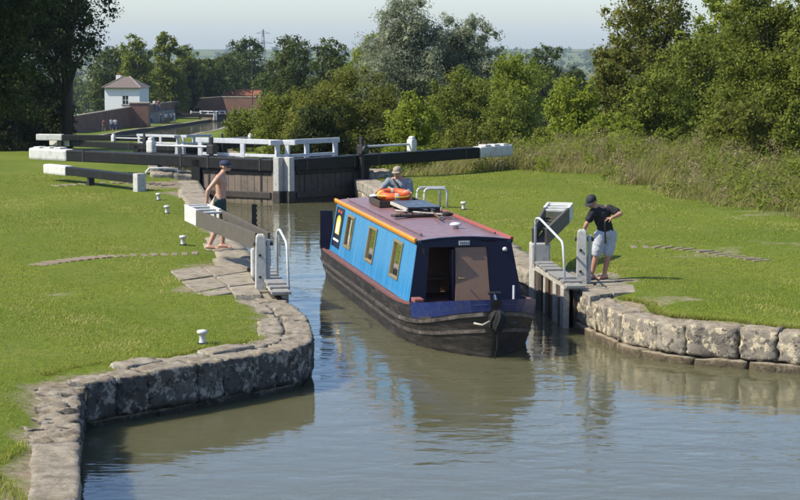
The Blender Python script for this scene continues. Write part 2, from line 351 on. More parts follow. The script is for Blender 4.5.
def make_ground():
    P = []
    def grid(x0, x1, y0, y1, st):
        gx, gy = np.meshgrid(np.arange(x0, x1 + .01, st), np.arange(y0, y1 + .01, st)); g = np.stack([gx.ravel(), gy.ravel()], 1)
        return g + RNG.uniform(-.2, .2, g.shape) * st
    P.append(grid(-24, 24, 12, 76, .7))
    far = grid(-120, 90, -40, 420, 6); P.append(far[~((np.abs(far[:, 0]) < 25) & (far[:, 1] > 11) & (far[:, 1] < 77))])
    far = grid(-900, 900, -300, 1600, 60); P.append(far[~((far[:, 0] > -121) & (far[:, 0] < 91) & (far[:, 1] > -41) & (far[:, 1] < 421))])
    far = grid(-4200, 4200, -900, 6400, 260); P.append(far[~((np.abs(far[:, 0]) < 901) & (far[:, 1] > -301) & (far[:, 1] < 1601))])
    P = np.concatenate(P)
    polys = [grow(CANAL1, .24), CANAL2, CANAL3]; keep = np.ones(len(P), bool)
    for pl in polys: keep &= ~inside(pl, P[:, 0], P[:, 1]); keep &= dist_poly(pl, P[:, 0], P[:, 1]) > .3
    P = P[keep]; pts = [Vector(p) for p in P]; edges = []
    for pl in polys:
        n0 = len(pts); pp = []
        for i in range(len(pl)):
            a, b = np.array(pl[i]), np.array(pl[(i + 1) % len(pl)]); m = max(1, int(np.hypot(*(b - a)) / 1.0)); m = min(m, 60)
            pp += [a + (b - a) * t / m for t in range(m)]
        pts += [Vector(p) for p in pp]; edges += [(n0 + i, n0 + (i + 1) % len(pp)) for i in range(len(pp))]
    vo, eo, fo, *_ = delaunay_2d_cdt(pts, edges, [], 0, 1e-5)
    V = np.array([(v.x, v.y) for v in vo]); F = np.array([f for f in fo if len(f) == 3])
    C = V[F].mean(1); ok = np.ones(len(F), bool)
    for pl in polys: ok &= ~inside(pl, C[:, 0], C[:, 1])
    F = F[ok]; z = hh(V[:, 0], V[:, 1])
    d1 = dist_poly(CANAL1, V[:, 0], V[:, 1]); z -= np.interp(d1, [0, .35, .75], [.16, .12, 0])
    me = fast_mesh('ground', np.column_stack([V, z]), F)
    bare = np.interp(d1, [0, .5, .8, 1.5], [.75, .6, .28, 0]); bare = np.maximum(bare, np.interp(dist_poly(LEFT_FRONT, V[:, 0], V[:, 1], False), [0, .6, .95, 1.5], [.85, .6, .3, 0]))
    # worn earth around the gates and the steps
    for (px, py, r, k_) in [(225, 268, 1.6, .62), (250, 285, 1.2, .62), (205, 290, 1.0, .55), (240, 250, 1.0, .55), (612, 282, .9, .6), (640, 300, .5, .4), (700, 255, 1.2, .42), (730, 252, 1.3, .42), (645, 248, 1.0, .36),
                          (170, 185, 2.0, .6), (195, 192, 1.6, .6), (62, 184, 1.6, .35), (130, 184, 2., .3), (125, 256, 1.4, .3), (60, 262, 1, .3), (180, 253, 1.5, .33), (690, 300, .6, .5), (735, 318, .35, .6), (672, 292, .5, .42), (60, 295, .6, .42), (85, 305, .6, .4), (110, 330, .5, .36), (140, 300, .7, .34), (40, 345, .5, .36), (620, 180, 2, .4), (640, 188, 1.2, .45), (760, 215, 2.5, .42), (720, 232, 1.5, .4), (780, 245, 1.4, .4)]:
        c = at(px, py, .62); bare = np.maximum(bare, k_ * np.clip(1.3 - np.hypot(V[:, 0] - c.x, V[:, 1] - c.y) / r, 0, 1))
    towpath = [(-9.5, 30), (-15.5, 52), (-18.5, 70), (-24, 110), (-33, 170), (-44, 235), (-50, 262), (-44, 285), (-38, 325)]
    dt = dist_poly(towpath, V[:, 0], V[:, 1], False); bare = np.maximum(bare, np.interp(dt, [0, .9, 1.5], [.9, .8, 0]) * (V[:, 1] > 128))
    a = me.attributes.new('bare', 'FLOAT', 'POINT'); a.data.foreach_set('value', bare.astype(np.float32))
    a = me.attributes.new('far', 'FLOAT', 'POINT'); a.data.foreach_set('value', np.clip((V[:, 1] - 330) / 100, 0, 1).astype(np.float32))
    me.shade_smooth(); struct(link('ground', me, 'ground'))
    return V, F, z, bare
GV, GF, GZ, GB = make_ground()
def water(name, poly, z):
    me = MB().add([(x, y, z) for x, y in poly], [tuple(range(len(poly)))]).mesh(name)
    bm = bmesh.new(); bm.from_mesh(me); bmesh.ops.triangulate(bm, faces=bm.faces)
    for f in bm.faces:
        if f.normal.z < 0: f.normal_flip()
    bm.to_mesh(me); bm.free(); struct(link(name, me, 'water'))
# pound 1 and the chamber, up to the bottom gates
UP = [p for p in CANAL1]; UP[0] = lk(26.6, 2.4); UP[-1] = lk(26.6, -2.4)
water('canal_water', grow(UP, .1), 0)
water('lower_canal_water', CANAL2 and grow(CANAL2, .05), -2.45)
water('far_canal_water', grow(CANAL3, .05), -8.25)

# ------------------------------------------------------------------ stonework
def block_mesh(L, D, Hh, seed, cuts=4, rough=.02, rnd=.16):
    rnd *= .42; cuts += 2
    """a weathered block: x along the face 0..L, y from 0 (face) to D inland, z 0..H"""
    bm = bmesh.new(); bmesh.ops.create_cube(bm, size=1); bmesh.ops.subdivide_edges(bm, edges=bm.edges, cuts=cuts, use_grid_fill=True)
    sd_ = Vector((seed * 3.7, seed * 1.3, seed * 7.1))
    for v in bm.verts:
        c = v.co * 2; p = Vector((c.x * L / 2, c.y * D / 2, c.z * Hh / 2)); r_ = rnd * min(L, D, Hh)
        q = Vector(tuple(math.copysign(max(0, abs(p[i]) - ((L, D, Hh)[i] / 2 - r_)), p[i]) for i in range(3)))
        if q.length > r_: q2 = q * (r_ / q.length); p += q2 - q
        n_ = noise.noise_vector(p * 3.3 + sd_) * rough * .6 + noise.noise_vector(p * 10 + sd_) * rough * 1.3
        v.co = p + n_ + Vector((L / 2, D / 2, Hh / 2))
    me = bpy.data.meshes.new('stone'); bm.to_mesh(me); bm.free(); me.shade_smooth(); return me
def course(path, z0, z1, depth, length, mat, parent, proud=0, name='stone', side=1, cuts=4, rough=.02, rnd=.16, gap=.014, zj=.015):
    """blocks laid along a polyline; the face looks to the left of the path when side = 1"""
    P = [Vector(p) for p in path]; seg = []; tot = 0
    for a, b in zip(P, P[1:]): seg.append((tot, a, b)); tot += (b - a).length
    def pos(s_):
        for t0, a, b in seg[::-1]:
            if s_ >= t0: return a + (b - a).normalized() * (s_ - t0)
        return P[0]
    s_ = 0; i = 0
    while s_ < tot - .12:
        L = length * random.uniform(.65, 1.35)
        if tot - s_ - L < length * .4: L = tot - s_
        a, b = pos(s_), pos(min(s_ + L, tot - 1e-4)); d = b - a; LL = d.length
        if LL < .08: s_ += L; continue
        dz = random.uniform(-zj, zj); me = block_mesh(LL - gap, depth * random.uniform(.9, 1.1), z1 - z0 + dz, random.random() * 50, cuts, rough, rnd)
        n_ = Vector((d.y, -d.x)).normalized() * side
        if side == 1:  # mirror so the face is y=0 on the water side
            o_ = a + n_ * (proud + random.uniform(-.012, .012)); ang = math.atan2(d.y, d.x)
        else: o_ = b + n_ * (proud + random.uniform(-.012, .012)); ang = math.atan2(-d.y, -d.x)
        link(name, me, mat, parent, (o_.x, o_.y, z0), ang); s_ += L; i += 1
def resamp(path, st=.5):
    out = []
    for a, b in zip(path, path[1:]):
        a, b = Vector(a), Vector(b); m = max(1, int((b - a).length / st)); out += [tuple(a + (b - a) * t / m) for t in range(m)]
    return out + [path[-1]]
def wall_core(path, z0, z1, depth, mat, parent, side, name='wall_core'):
    mb = MB(); P = [Vector(p) for p in path]; rings = []
    for i, p in enumerate(P):
        d = (P[min(i + 1, len(P) - 1)] - P[max(i - 1, 0)]).normalized(); n_ = Vector((d.y, -d.x)) * side
        a, b = p - n_ * .16, p - n_ * depth
        rings.append([(a.x, a.y, z0), (b.x, b.y, z0), (b.x, b.y, z1), (a.x, a.y, z1)])
    mb.loft(rings); return mb.build(name, mat, parent)
# the right-hand wall: path runs from the lock to the right, water lies on its right-hand side
w = thing('bank_wall', 'sunlit pale stone canal wall curving away to the right below the grass', 'stone wall', (0, 0, 0))
course(RIGHT_FRONT[:9], .13, .60, .42, .75, 'stone_pale', w, 0, 'coping_stone', 1, 5, .035, .2, .03, .02)
course(RIGHT_FRONT[:9], -.35, .125, .5, 1.1, 'stone_wet', w, .05, 'footing_stone', 1, 3, .02, .14)
wall_core(RIGHT_FRONT[:9], -1.2, .38, .42, 'stone_wet', w, 1)
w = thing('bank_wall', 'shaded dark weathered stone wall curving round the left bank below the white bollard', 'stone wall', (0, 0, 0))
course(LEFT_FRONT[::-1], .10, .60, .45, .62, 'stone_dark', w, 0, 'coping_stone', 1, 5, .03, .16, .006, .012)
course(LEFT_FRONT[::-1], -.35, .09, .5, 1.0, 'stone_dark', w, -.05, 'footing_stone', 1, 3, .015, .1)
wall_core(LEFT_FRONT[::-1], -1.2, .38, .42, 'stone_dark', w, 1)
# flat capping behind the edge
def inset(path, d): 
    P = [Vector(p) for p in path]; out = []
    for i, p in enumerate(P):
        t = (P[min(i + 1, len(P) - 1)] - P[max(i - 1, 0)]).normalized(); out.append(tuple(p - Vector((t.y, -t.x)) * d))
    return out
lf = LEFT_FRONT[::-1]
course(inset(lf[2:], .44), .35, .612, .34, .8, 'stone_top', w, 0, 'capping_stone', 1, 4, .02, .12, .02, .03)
w = thing('edge_wall', 'straight stone coping with a rubble corner along the water at bottom left', 'stone wall', (0, 0, 0))
ln = [Vector(p) for p in LEFT_NEAR]
pth = LEFT_NEAR[::-1]                                             # from the camera to the corner
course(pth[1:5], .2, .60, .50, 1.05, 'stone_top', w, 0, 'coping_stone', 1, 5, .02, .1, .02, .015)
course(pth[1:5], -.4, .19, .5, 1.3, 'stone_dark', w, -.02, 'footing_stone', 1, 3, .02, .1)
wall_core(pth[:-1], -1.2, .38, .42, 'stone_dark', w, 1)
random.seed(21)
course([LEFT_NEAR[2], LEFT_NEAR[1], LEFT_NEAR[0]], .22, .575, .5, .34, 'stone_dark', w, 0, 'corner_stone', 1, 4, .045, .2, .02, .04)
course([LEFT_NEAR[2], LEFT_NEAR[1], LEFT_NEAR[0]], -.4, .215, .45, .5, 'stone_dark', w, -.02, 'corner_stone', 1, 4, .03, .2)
for i in range(9):                                              # broken pieces lying in the soil behind it
    t = random.random(); a = Vector(LEFT_NEAR[2]).lerp(Vector(LEFT_NEAR[0]), t); s_ = random.uniform(.10, .2); dd = random.uniform(.36, .52)
    p = a + Vector((-1, -.17)).normalized() * dd
    me = block_mesh(s_ * 1.5, s_, s_ * .5, i * 1.7, 2, .04, .2); o = link('rubble_stone', me, random.choice(['stone_pale', 'stone_dark', 'stone_top']), w, (p.x, p.y - s_ / 2, .49), 0)
    o.rotation_euler = (random.uniform(-.25, .25), random.uniform(-.25, .25), random.uniform(0, 3))
# lock chamber
w = thing('chamber_wall', 'stone wall and coping of the lock chamber on the right beside the boat', 'stone wall', (0, 0, 0))
rc = [lk(.9, 2.4), lk(PE, 2.4)]
rcp = [rc[1], rc[0]]
course(rcp, .30, .60, .75, 1.2, 'stone_top', w, 0, 'coping_stone', 1, 3, .02, .1)
course(rcp, -.1, .295, .4, .8, 'stone_pale', w, -.01, 'wall_stone', 1, 3, .02, .12)
wall_core(rcp, -4.2, .31, .5, 'stone_dark', w, 1)
course([lk(.9, 2.78), RIGHT_FRONT[0]], .0, .6, .5, .8, 'stone_pale', w, 0, 'recess_stone', 1, 4, .02, .12)
wall_core([lk(.9, 2.78), RIGHT_FRONT[0]], -1.2, .45, .45, 'stone_dark', w, 1)
course([lk(.88, 2.42), lk(.88, 2.8)], .0, .6, .5, .8, 'stone_pale', w, 0, 'recess_stone', 1, 3, .02, .12)
w = thing('chamber_wall', 'stone coping of the lock chamber along the left lawn', 'stone wall', (0, 0, 0))
lc = [lk(.9, -2.4), lk(PE, -2.4)]
course(lc, .30, .60, .75, 1.2, 'stone_top', w, 0, 'coping_stone', 1, 3, .02, .1)
wall_core(lc, -4.2, .31, .5, 'stone_dark', w, 1)
course([LEFT_CH[0], LEFT_CH[1]], .0, .6, .5, .8, 'stone_top', w, 0, 'recess_stone', 1, 4, .02, .12)
wall_core([LEFT_CH[0], LEFT_CH[1]], -1.2, .45, .45, 'stone_dark', w, 1)
# walls of the lower canal
for nm, pth_, lab in (('canal_wall', [lk(PE + .3, -2.4), lk(36, -2.6), lk(40, -5), lk(58, -5), lk(65, -2.4), lk(104, -2.4)], 'stone wall of the lower pound on the towpath side behind the white lock gates'),
                      ('canal_wall', [lk(104, 2.4), lk(65, 2.4), lk(58, 5), lk(40, 5), lk(36, 2.6), lk(PE + .3, 2.4)], 'stone wall of the lower pound on the hedge side behind the white lock gates')):
    mb = MB(); rings = []
    for i, p in enumerate(resamp(pth_, 1.5)):
        q = Vector(p); 
        rings.append(q)
    mb2 = []
    for i, p in enumerate(rings):
        d = (rings[min(i + 1, len(rings) - 1)] - rings[max(i - 1, 0)]).normalized(); n_ = Vector((d.y, -d.x)); b = p - n_ * .5; zt = H(p.x, p.y) + .03
        mb2.append([(p.x, p.y, -4), (b.x, b.y, -4), (b.x, b.y, zt), (p.x, p.y, zt)])
    mb.loft(mb2); tag(mb.build(nm, 'stone_dark'), lab, 'stone wall')
# far pound edge
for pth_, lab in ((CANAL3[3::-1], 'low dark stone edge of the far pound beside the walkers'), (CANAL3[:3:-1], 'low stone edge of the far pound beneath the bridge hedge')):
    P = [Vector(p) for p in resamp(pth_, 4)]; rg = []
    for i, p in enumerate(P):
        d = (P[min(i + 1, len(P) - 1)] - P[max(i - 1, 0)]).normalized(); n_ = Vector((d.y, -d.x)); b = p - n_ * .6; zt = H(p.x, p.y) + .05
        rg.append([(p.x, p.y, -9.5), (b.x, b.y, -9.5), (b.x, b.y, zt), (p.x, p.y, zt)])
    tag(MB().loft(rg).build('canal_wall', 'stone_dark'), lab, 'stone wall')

# flagstones by the near gates
def slabs(name, label, cells, zt):
    t = thing(name, label, 'paving', (0, 0, 0))
    for i, poly in enumerate(cells):
        pts = [at(px, py, zt).xy for px, py in poly]; c = sum(pts, Vector((0, 0))) / len(pts)
        pts = [c + (p - c) * .97 for p in pts]
        MB().prism([tuple(p) for p in pts], zt - .14, zt + random.uniform(0, .02)).build('paving_slab', 'stone_top', t, .015)
slabs('stone_paving', 'worn flagstones on the left bank before the white gate post',
      [[(170, 271), (200, 267), (214, 276), (180, 281)], [(202, 267), (236, 263), (248, 271), (216, 276)], [(181, 282), (214, 277), (226, 287), (196, 293)], [(216, 277), (249, 272), (256, 284), (229, 287)],
       [(196, 294), (226, 288), (232, 293), (210, 297)], [(229, 288), (256, 285), (262, 296), (235, 296)]], .635)
slabs('stone_paving', 'worn flagstones under the man in black beside the right gate post', 
      [[(578, 290), (604, 286), (612, 294), (590, 298)], [(586, 281), (622, 277), (634, 284), (605, 286)], [(606, 287), (634, 285), (636, 293), (613, 294)], [(592, 274), (616, 272), (622, 276.5), (588, 280)]], .635)
def foot_arc(label, pts, n, ln_, wd):
    t = thing('brick_footing', label, 'brick path', (0, 0, 0)); P = [at(px, py, .62).xy for px, py in pts]
    tot = [0]
    for a, b in zip(P, P[1:]): tot.append(tot[-1] + (b - a).length)
    me = MB().box((0, 0, 0), (wd, ln_, .12)).mesh('brick', .012); me.materials.append(M['foot_brick'])
    for i in range(n):
        s_ = tot[-1] * (i + .5) / n; j = max(q for q in range(len(P) - 1) if tot[q] <= s_); d = (P[j + 1] - P[j]).normalized(); p = P[j] + d * (s_ - tot[j])
        o = bpy.data.objects.new('brick', me); COL.objects.link(o); o.parent = t; o.location = (p.x, p.y, H(p.x, p.y) - .042 + random.uniform(-.012, .006)); o.rotation_euler = (0, 0, math.atan2(d.y, d.x) + random.uniform(-.08, .08))
foot_arc('curved row of brick footholds in the left lawn level with the shirtless man', [(35, 265), (58, 261), (80, 258.5), (100, 256), (130, 254), (165, 253), (200, 252.5)], 19, .42, .12)
foot_arc('curved row of stone footholds in the right lawn behind the man in black', [(628, 247), (650, 247), (680, 249), (705, 252), (735, 256), (765, 261)], 15, .42, .11)
foot_arc('row of brick footholds in the grass below the far left balance beam', [(52, 185.5), (70, 184.5), (90, 183.5), (115, 183), (145, 184), (170, 186)], 14, .5, .13)

# ------------------------------------------------------------------ far bottom gates (things with parts), in a frame whose origin is the mitre at water level
def big_gate(name, label, group, side, mitre, ang, dz=0.0):
    """one leaf: x runs from the mitre out along the leaf and the balance beam; y is away from the camera side"""
    t = thing(name, label, 'lock gate', (mitre[0], mitre[1], dz), ang, group)
    LEN = 3.05; BL = 9.6; f = side                           # side +1 : right leaf, -1 : left leaf (mirrored thickness)
    bm_ = MB().beam((.25, 0, 1.13), (BL - 1.55, 0, 1.205), .40, .36); bm_.build('balance_beam', 'black_paint', t, .03)
    we = MB()
    we.beam((BL - 1.545, 0, 1.205), (BL, 0, 1.23), .44, .38); e = we.build('beam_end', 'white_paint', t, .07)
    for i in range(3): MB().box((BL - .3 - i * .42, 0, 1.43), (.26, .34, .05)).build('step', 'white_paint', e, .01)
    for x in (.7, LEN - .45, LEN + .55, BL - 2.2): MB().box((x, 0, 1.135 + .0102 * x), (.07, .425, .385)).build('iron_strap', 'dark_iron', t, .004)
    for x in (.7, LEN - .45): MB().box((x, -.0, .45), (.07, .245, 1.0)).build('iron_strap', 'dark_iron', t, .004)
    hp = MB(); hp.box((LEN, 0, .2), (.34, .40, 2.1)); hp.build('heel_post', 'black_paint', t, .03)
    mp = MB(); mp.box((.14, 0, .86), (.20, .34, 1.02)); mp.build('mitre_post', 'old_post', t, .02); MB().box((.14, 0, -.45), (.25, .35, 1.58)).build('mitre_foot', 'wet_timber', t, .02)
    # planks of the leaf on the side of the water
    pl = 'gate_tan' if side < 0 else 'wet_timber'
    for i in range(11):
        x0 = .25 + i * (LEN - .44) / 11; wv = (LEN - .44) / 11 - .012
        MB().box((x0 + wv / 2, -f * (-.0), .32 + random.uniform(-.004, .004)), (wv, .2 + random.uniform(0, .02), 1.30)).build('plank', pl, t, .006)
    MB().box((LEN / 2 + .1, 0, .22), (LEN - .5, .30, .20)).build('lower_rail', 'wet_timber', t, .02)
    MB().box((LEN / 2 + .1, 0, .90), (LEN - .5, .28, .14)).build('upper_rail', 'black_paint', t, .02)
    # footboard and handrail on the near side
    yy = .55 * f * -1
    fb = MB().box((LEN / 2, -yy, 1.10), (LEN + .3, .5, .06)); fb.build('footboard', 'white_rail', t, .01)
    RL = LEN + (.55 if side < 0 else -.35); hr = MB(); hr.beam((-.05, -yy * 1.2, 1.78), (RL, -yy * 1.2, 1.78), .10, .15); h_ = hr.build('handrail', 'white_rail', t, .015)
    for x in (.25, RL * .52, RL - .15): MB().box((x, -yy * 1.2, 1.42), (.15, .09, .60)).build('rail_post', 'white_rail', h_, .012)
    MB().beam((.3, -yy * 1.2, 1.36), (RL - .2, -yy * 1.2, 1.36), .06, .09).build('mid_rail', 'white_rail', h_, .01)
    # paddle gear: rack post, gear case, spindle and lever
    g = MB(); g.box((LEN - .25, -.30, .90), (.11, .11, 2.0)); gp = g.build('paddle_rack', 'dark_iron', t, .012)
    g = MB(); g.box((LEN - .25, -.33, 1.52), (.26, .24, .30)); g.tube([(LEN - .25, -.42, 1.52), (LEN - .25, -.54, 1.52)], .13, 14); g.build('gear_case', 'dark_iron', gp, .03)
    MB().tube([(LEN - .2, -.33, 1.60), (LEN + 1.9, -.20, 1.60)], .035, 8).build('gear_shaft', 'white_rail', gp)
    g = MB(); g.box((LEN + 1.95, -.2, 1.56), (.24, .26, .40)); g.box((LEN + 1.95, -.2, 1.79), (.16, .2, .12)); g.build('windlass_case', 'white_paint', gp, .06)
    return t
MI = at(284, 203, 0); 
def gate_pair(mi, dz, names, group):
    la = math.atan2(4.6, -8.3); ra = math.atan2(6.2, 6.8)
    big_gate('lock_gate', names[0], group, -1, (mi[0] - .03, mi[1]), la, dz)
    big_gate('lock_gate', names[1], group, 1, (mi[0] + .03, mi[1]), ra, dz)
gate_pair((MI.x, MI.y), 0, ('closed left lock gate, its long black white-ended beam reaching over the lawn', 'closed right lock gate whose black balance beam rises behind the boat to a white end'), 'closed lock gates across the canal')
gate_pair((MI.x - 9.4, MI.y + 54), -2.45, ('far left lock gate, its white-ended beam just above the long left beam', 'far right lock gate with white handrail, seen through the near white railing'), 'lock gates farther down the flight')
gate_pair((-31, 316), -8.3, ('tiny left lock gate at the head of the far pound beneath the bridge', 'tiny right lock gate at the head of the far pound near the red roof'), 'lock gates at the far pound')
# second far beam, just behind
t = thing('balance_beam', 'topmost small white-ended black beam left of the far white handrails', 'balance beam', (-20.6, 114, H(-20.6, 114)), R(-14))
MB().box((0, 0, .5), (.3, .3, 1.0)).build('post', 'dark_iron', t, .02); MB().box((6.0, 0, .55), (.3, .3, 1.1)).build('post', 'dark_iron', t, .02)
MB().beam((.2, 0, 1.08), (7.5, 0, 1.08), .36, .34).build('beam', 'black_paint', t, .03); MB().beam((-1.5, 0, 1.08), (.195, 0, 1.08), .40, .38).build('beam_end', 'white_paint', t, .05)
# low beam in the grass
a, b = at(47, 168, 1.0), at(137, 178, .95); d = (b - a); t = thing('low_beam', 'low black beam with a white end lying just above the grass below the long left beam', 'balance beam', (a.x, a.y, 0), math.atan2(d.y, d.x))
Lb = d.length
MB().beam((0, 0, .98), (Lb * .26, 0, .975), .3, .30).build('beam_end', 'white_paint', t, .06); MB().beam((Lb * .261, 0, .975), (Lb, 0, .93), .28, .24).build('beam', 'black_paint', t, .02)
MB().box((Lb + .12, 0, .78), (.24, .3, .62)).build('post', 'old_post', t, .03); MB().box((Lb * .5, 0, .70), (.12, .2, .36)).build('support', 'dark_iron', t, .02)
t = thing('grab_rail', 'small bent white handrail on the stone beside the low black beam', 'handrail', tuple(at(146, 180, .6)))
MB().tube([(0, 0, -.02), (0, 0, .25), (.1, 0, .36), (.6, .1, .36), (.95, .15, .33), (1.0, .15, -.02)], .028, 8).build('rail_tube', 'white_rail', t, 0, True)
# stone abutments under the gates' heels
for side, lab in ((-1, 'rough stone quoin by the heel of the closed left gate'), (1, 'rough stone quoin by the heel of the closed right gate')):
    t = thing('stone_quoin', lab, 'stonework', (*lk(GP + 2.4, side * 3.1), 0), math.atan2(AX.y, AX.x))
    for i in range(4):
        me = block_mesh(.9, .7, .34, i * 2.2 + side, 3, .04, .2); link('stone', me, 'stone_top', t, (-.6 + .75 * (i % 2), -.6 + .62 * (i // 2), .42 + .02 * i), 0)

# ------------------------------------------------------------------ near gates, standing open
def near_gate(label, heel, toe, tip, tip_z, flip):
    """leaf from heel to toe, beam from heel to tip"""
    hv, tv, bv = Vector(heel), Vector(toe), Vector(tip); t = thing('lock_gate', label, 'lock gate', (hv.x, hv.y, 0), 0, 'open lock gates at the head of the lock')
    d = (tv - hv); LL = d.length; d.normalize(); n_ = Vector((-d.y, d.x)) * flip         # n_ points to the water
    P = lambda s_, o_, z: Vector((d.x * s_ + n_.x * o_, d.y * s_ + n_.y * o_, z))
    ang = math.atan2(d.y, d.x)
    cols = ['timber_pale', 'timber_brown', 'timber_pale', 'timber_brown', 'timber_brown', 'timber_pale', 'wet_timber', 'timber_brown', 'timber_pale']
    n = 9
    for i in range(n):
        s_ = LL * (1 - (i + .5) / n); MB().box(P(s_, .10 + .03 * (i % 2 == 0), .12), (LL / n - .05, .10, 1.12), ang).build('plank', cols[i], t, .008)
    MB().box(P(LL / 2, -.04, .02), (LL, .10, 1.2), ang).build('leaf_core', 'wet_timber', t, .01)
    MB().box(P(LL / 2, .04, .715), (LL + .1, .26, .10), ang).build('top_rail', 'timber_pale', t, .015)
    MB().box(P(.0, .02, .2), (.32, .34, 1.9), ang).build('heel_post', 'old_post', t, .03)
    for i in range(3): MB().box(P(LL * .42 - i * .34, .03, .80 + .012 * i), (.31, .32, .05), ang).build('walkway_board', 'grey_board', t, .008)
    pn = MB(); pn.box(P(LL * .70, .03, .79), (.9, .32, .045), ang); pn.build('walkway_panel', 'grey_board', t, .008)
    for i in range(2): MB().box(P(LL - .12 - i * .02 + .28 * i, .03, .78 - .05 * i), (.24, .32, .05), ang).build('step', 'grey_board', t, .008)
    # balance beam: two steel side plates, rungs between them, white end
    e = bv - hv; BL = e.length; e.normalize(); m = Vector((-e.y, e.x)); ea = math.atan2(e.y, e.x); z0, z1 = 1.27, tip_z
    zz = lambda s_: z0 + (z1 - z0) * s_ / BL
    Q = lambda s_, o_, z: Vector((e.x * s_ + m.x * o_, e.y * s_ + m.y * o_, z))
    wd = lambda s_: .12 + .11 * min(1, s_ / BL * 1.3)
    cut = BL * .80
    for sg in (-1, 1):
        MB().beam(Q(-.15, sg * wd(0), zz(0)), Q(cut, sg * wd(cut), zz(cut)), .05, .30).build('beam_side', 'weathered' if 0 else 'beam_dark', t, .008)
    we = MB()
    for sg in (-1, 1): we.beam(Q(cut + .005, sg * wd(cut), zz(cut)), Q(BL, sg * wd(BL), zz(BL)), .055, .31)
    we.beam(Q(BL, -wd(BL) - .02, zz(BL)), Q(BL, wd(BL) + .02, zz(BL)), .06, .31); e_ = we.build('beam_end', 'white_paint', t, .008)
    for i in range(8):
        s_ = BL * (.97 - i * .105) ; MB().beam(Q(s_, -wd(s_) + .02, zz(s_) + (.11 if i < 3 else .0)), Q(s_, wd(s_) - .02, zz(s_) + (.11 if i < 3 else .0)), .14 if i < 3 else .06, .04).build('rung', 'white_paint' if i < 3 else 'beam_dark', t, .006)
    MB().beam(Q(0, 0, zz(0) - .13), Q(BL * .78, 0, zz(BL * .78) - .13), .24, .025).build('beam_base', 'beam_dark', t)
    return t, P, LL
paint('beam_dark', (.10, .085, .065), .7, .35, (.045, .038, .03), .7, 4, bump=.3)
HL, TL = lk(.75, -2.52), lk(-2.15, -2.46)
tipL = atd(197, 205, 36.4); 
gl, PL, LL_ = near_gate('open left lock gate with its white-ended ladder beam pushed by the shirtless man', HL, TL, (tipL.x, tipL.y), 1.5, 1)
HR_, TR_ = lk(.75, 2.62), lk(-2.15, 2.52)
tipR = atd(560, 208, 36.6)
gr_, PR, LLr = near_gate('open right lock gate with its white-ended ladder beam beside the man in black', HR_, TR_, (tipR.x, tipR.y), 1.52, -1)
def bent(pts, r=.021):
    """round the corners of a pipe run"""
    P = [Vector(p) for p in pts]; out = [P[0]]
    for a, b, c in zip(P, P[1:], P[2:]):
        q = min(.14, (a - b).length * .4, (c - b).length * .4); p1 = b + (a - b).normalized() * q; p2 = b + (c - b).normalized() * q
        out += [p1 * (1 - t) ** 2 + b * 2 * t * (1 - t) + p2 * t * t for t in (0, .25, .5, .75, 1)]
    return MB().tube(out + [P[-1]], r, 10)
bent([PL(LL_ * .45, .17, .74), PL(LL_ * .45, .17, 1.55), PL(LL_ * .55, .18, 1.62), PL(LL_ * .88, .19, 1.48), PL(LL_ * .97, .19, .70)]).build('handrail', 'white_rail', gl, 0, True)
bent([PR(LLr * .12, .17, .74), PR(LLr * .12, .17, 1.62), PR(LLr * .25, .17, 1.66), PR(LLr * .90, .14, 1.42), PR(LLr * .97, .14, .70)]).build('handrail', 'white_rail', gr_, 0, True)
def gear_post(label, px, py, lean):
    p = at(px, py, .62); t = thing('paddle_post', label, 'paddle post', (p.x, p.y, .60), R(lean), 'white paddle posts at the open gates')
    b = MB(); b.loft([[(sx * w_, sy * d_, z) for sx, sy in ((-1, -1), (1, -1), (1, 1), (-1, 1))] for w_, d_, z in ((.11, .11, -.05), (.095, .10, .05), (.085, .09, .8), (.075, .085, .93), (.05, .07, .97))]); b.build('post', 'old_post', t, .015)
    MB().box((0, -.02, .0), (.42, .42, .06)).build('base_plate', 'stone_top', t, .01)
    MB().box((.13, .06, .45), (.06, .14, .84)).build('side_plate', 'galvanised', t, .01)
    MB().tube([(-.12, .03, .80), (.21, .03, .80)], .035, 10).build('spindle', 'dark_iron', t)
    for z in (.25, .62): MB().tube([(-.02, -.09, z), (-.02, -.115, z)], .025, 8).build('bolt', 'dark_iron', t)
    return t
tl = gear_post('white paddle post beside the open left gate, with a black iron rod behind', 261, 290, 8)
p = atd(253, 232, 32.6)
g = thing('paddle_rod', 'upright black iron rod standing behind the left white post', 'iron rod', (p.x - .12, 34.4, .58)); MB().box((0, 0, .62), (.085, .06, 1.26)).build('rack_bar', 'black_paint', g, .008); MB().box((0, 0, .04), (.26, .22, .1)).build('foot', 'dark_iron', g, .015)
for i in range(9): MB().box((.05, 0, .5 + i * .09), (.02, .05, .04)).build('tooth', 'black_paint', g)
tr = gear_post('white paddle post on which the man in black rests a hand', 581.5, 284, -6)

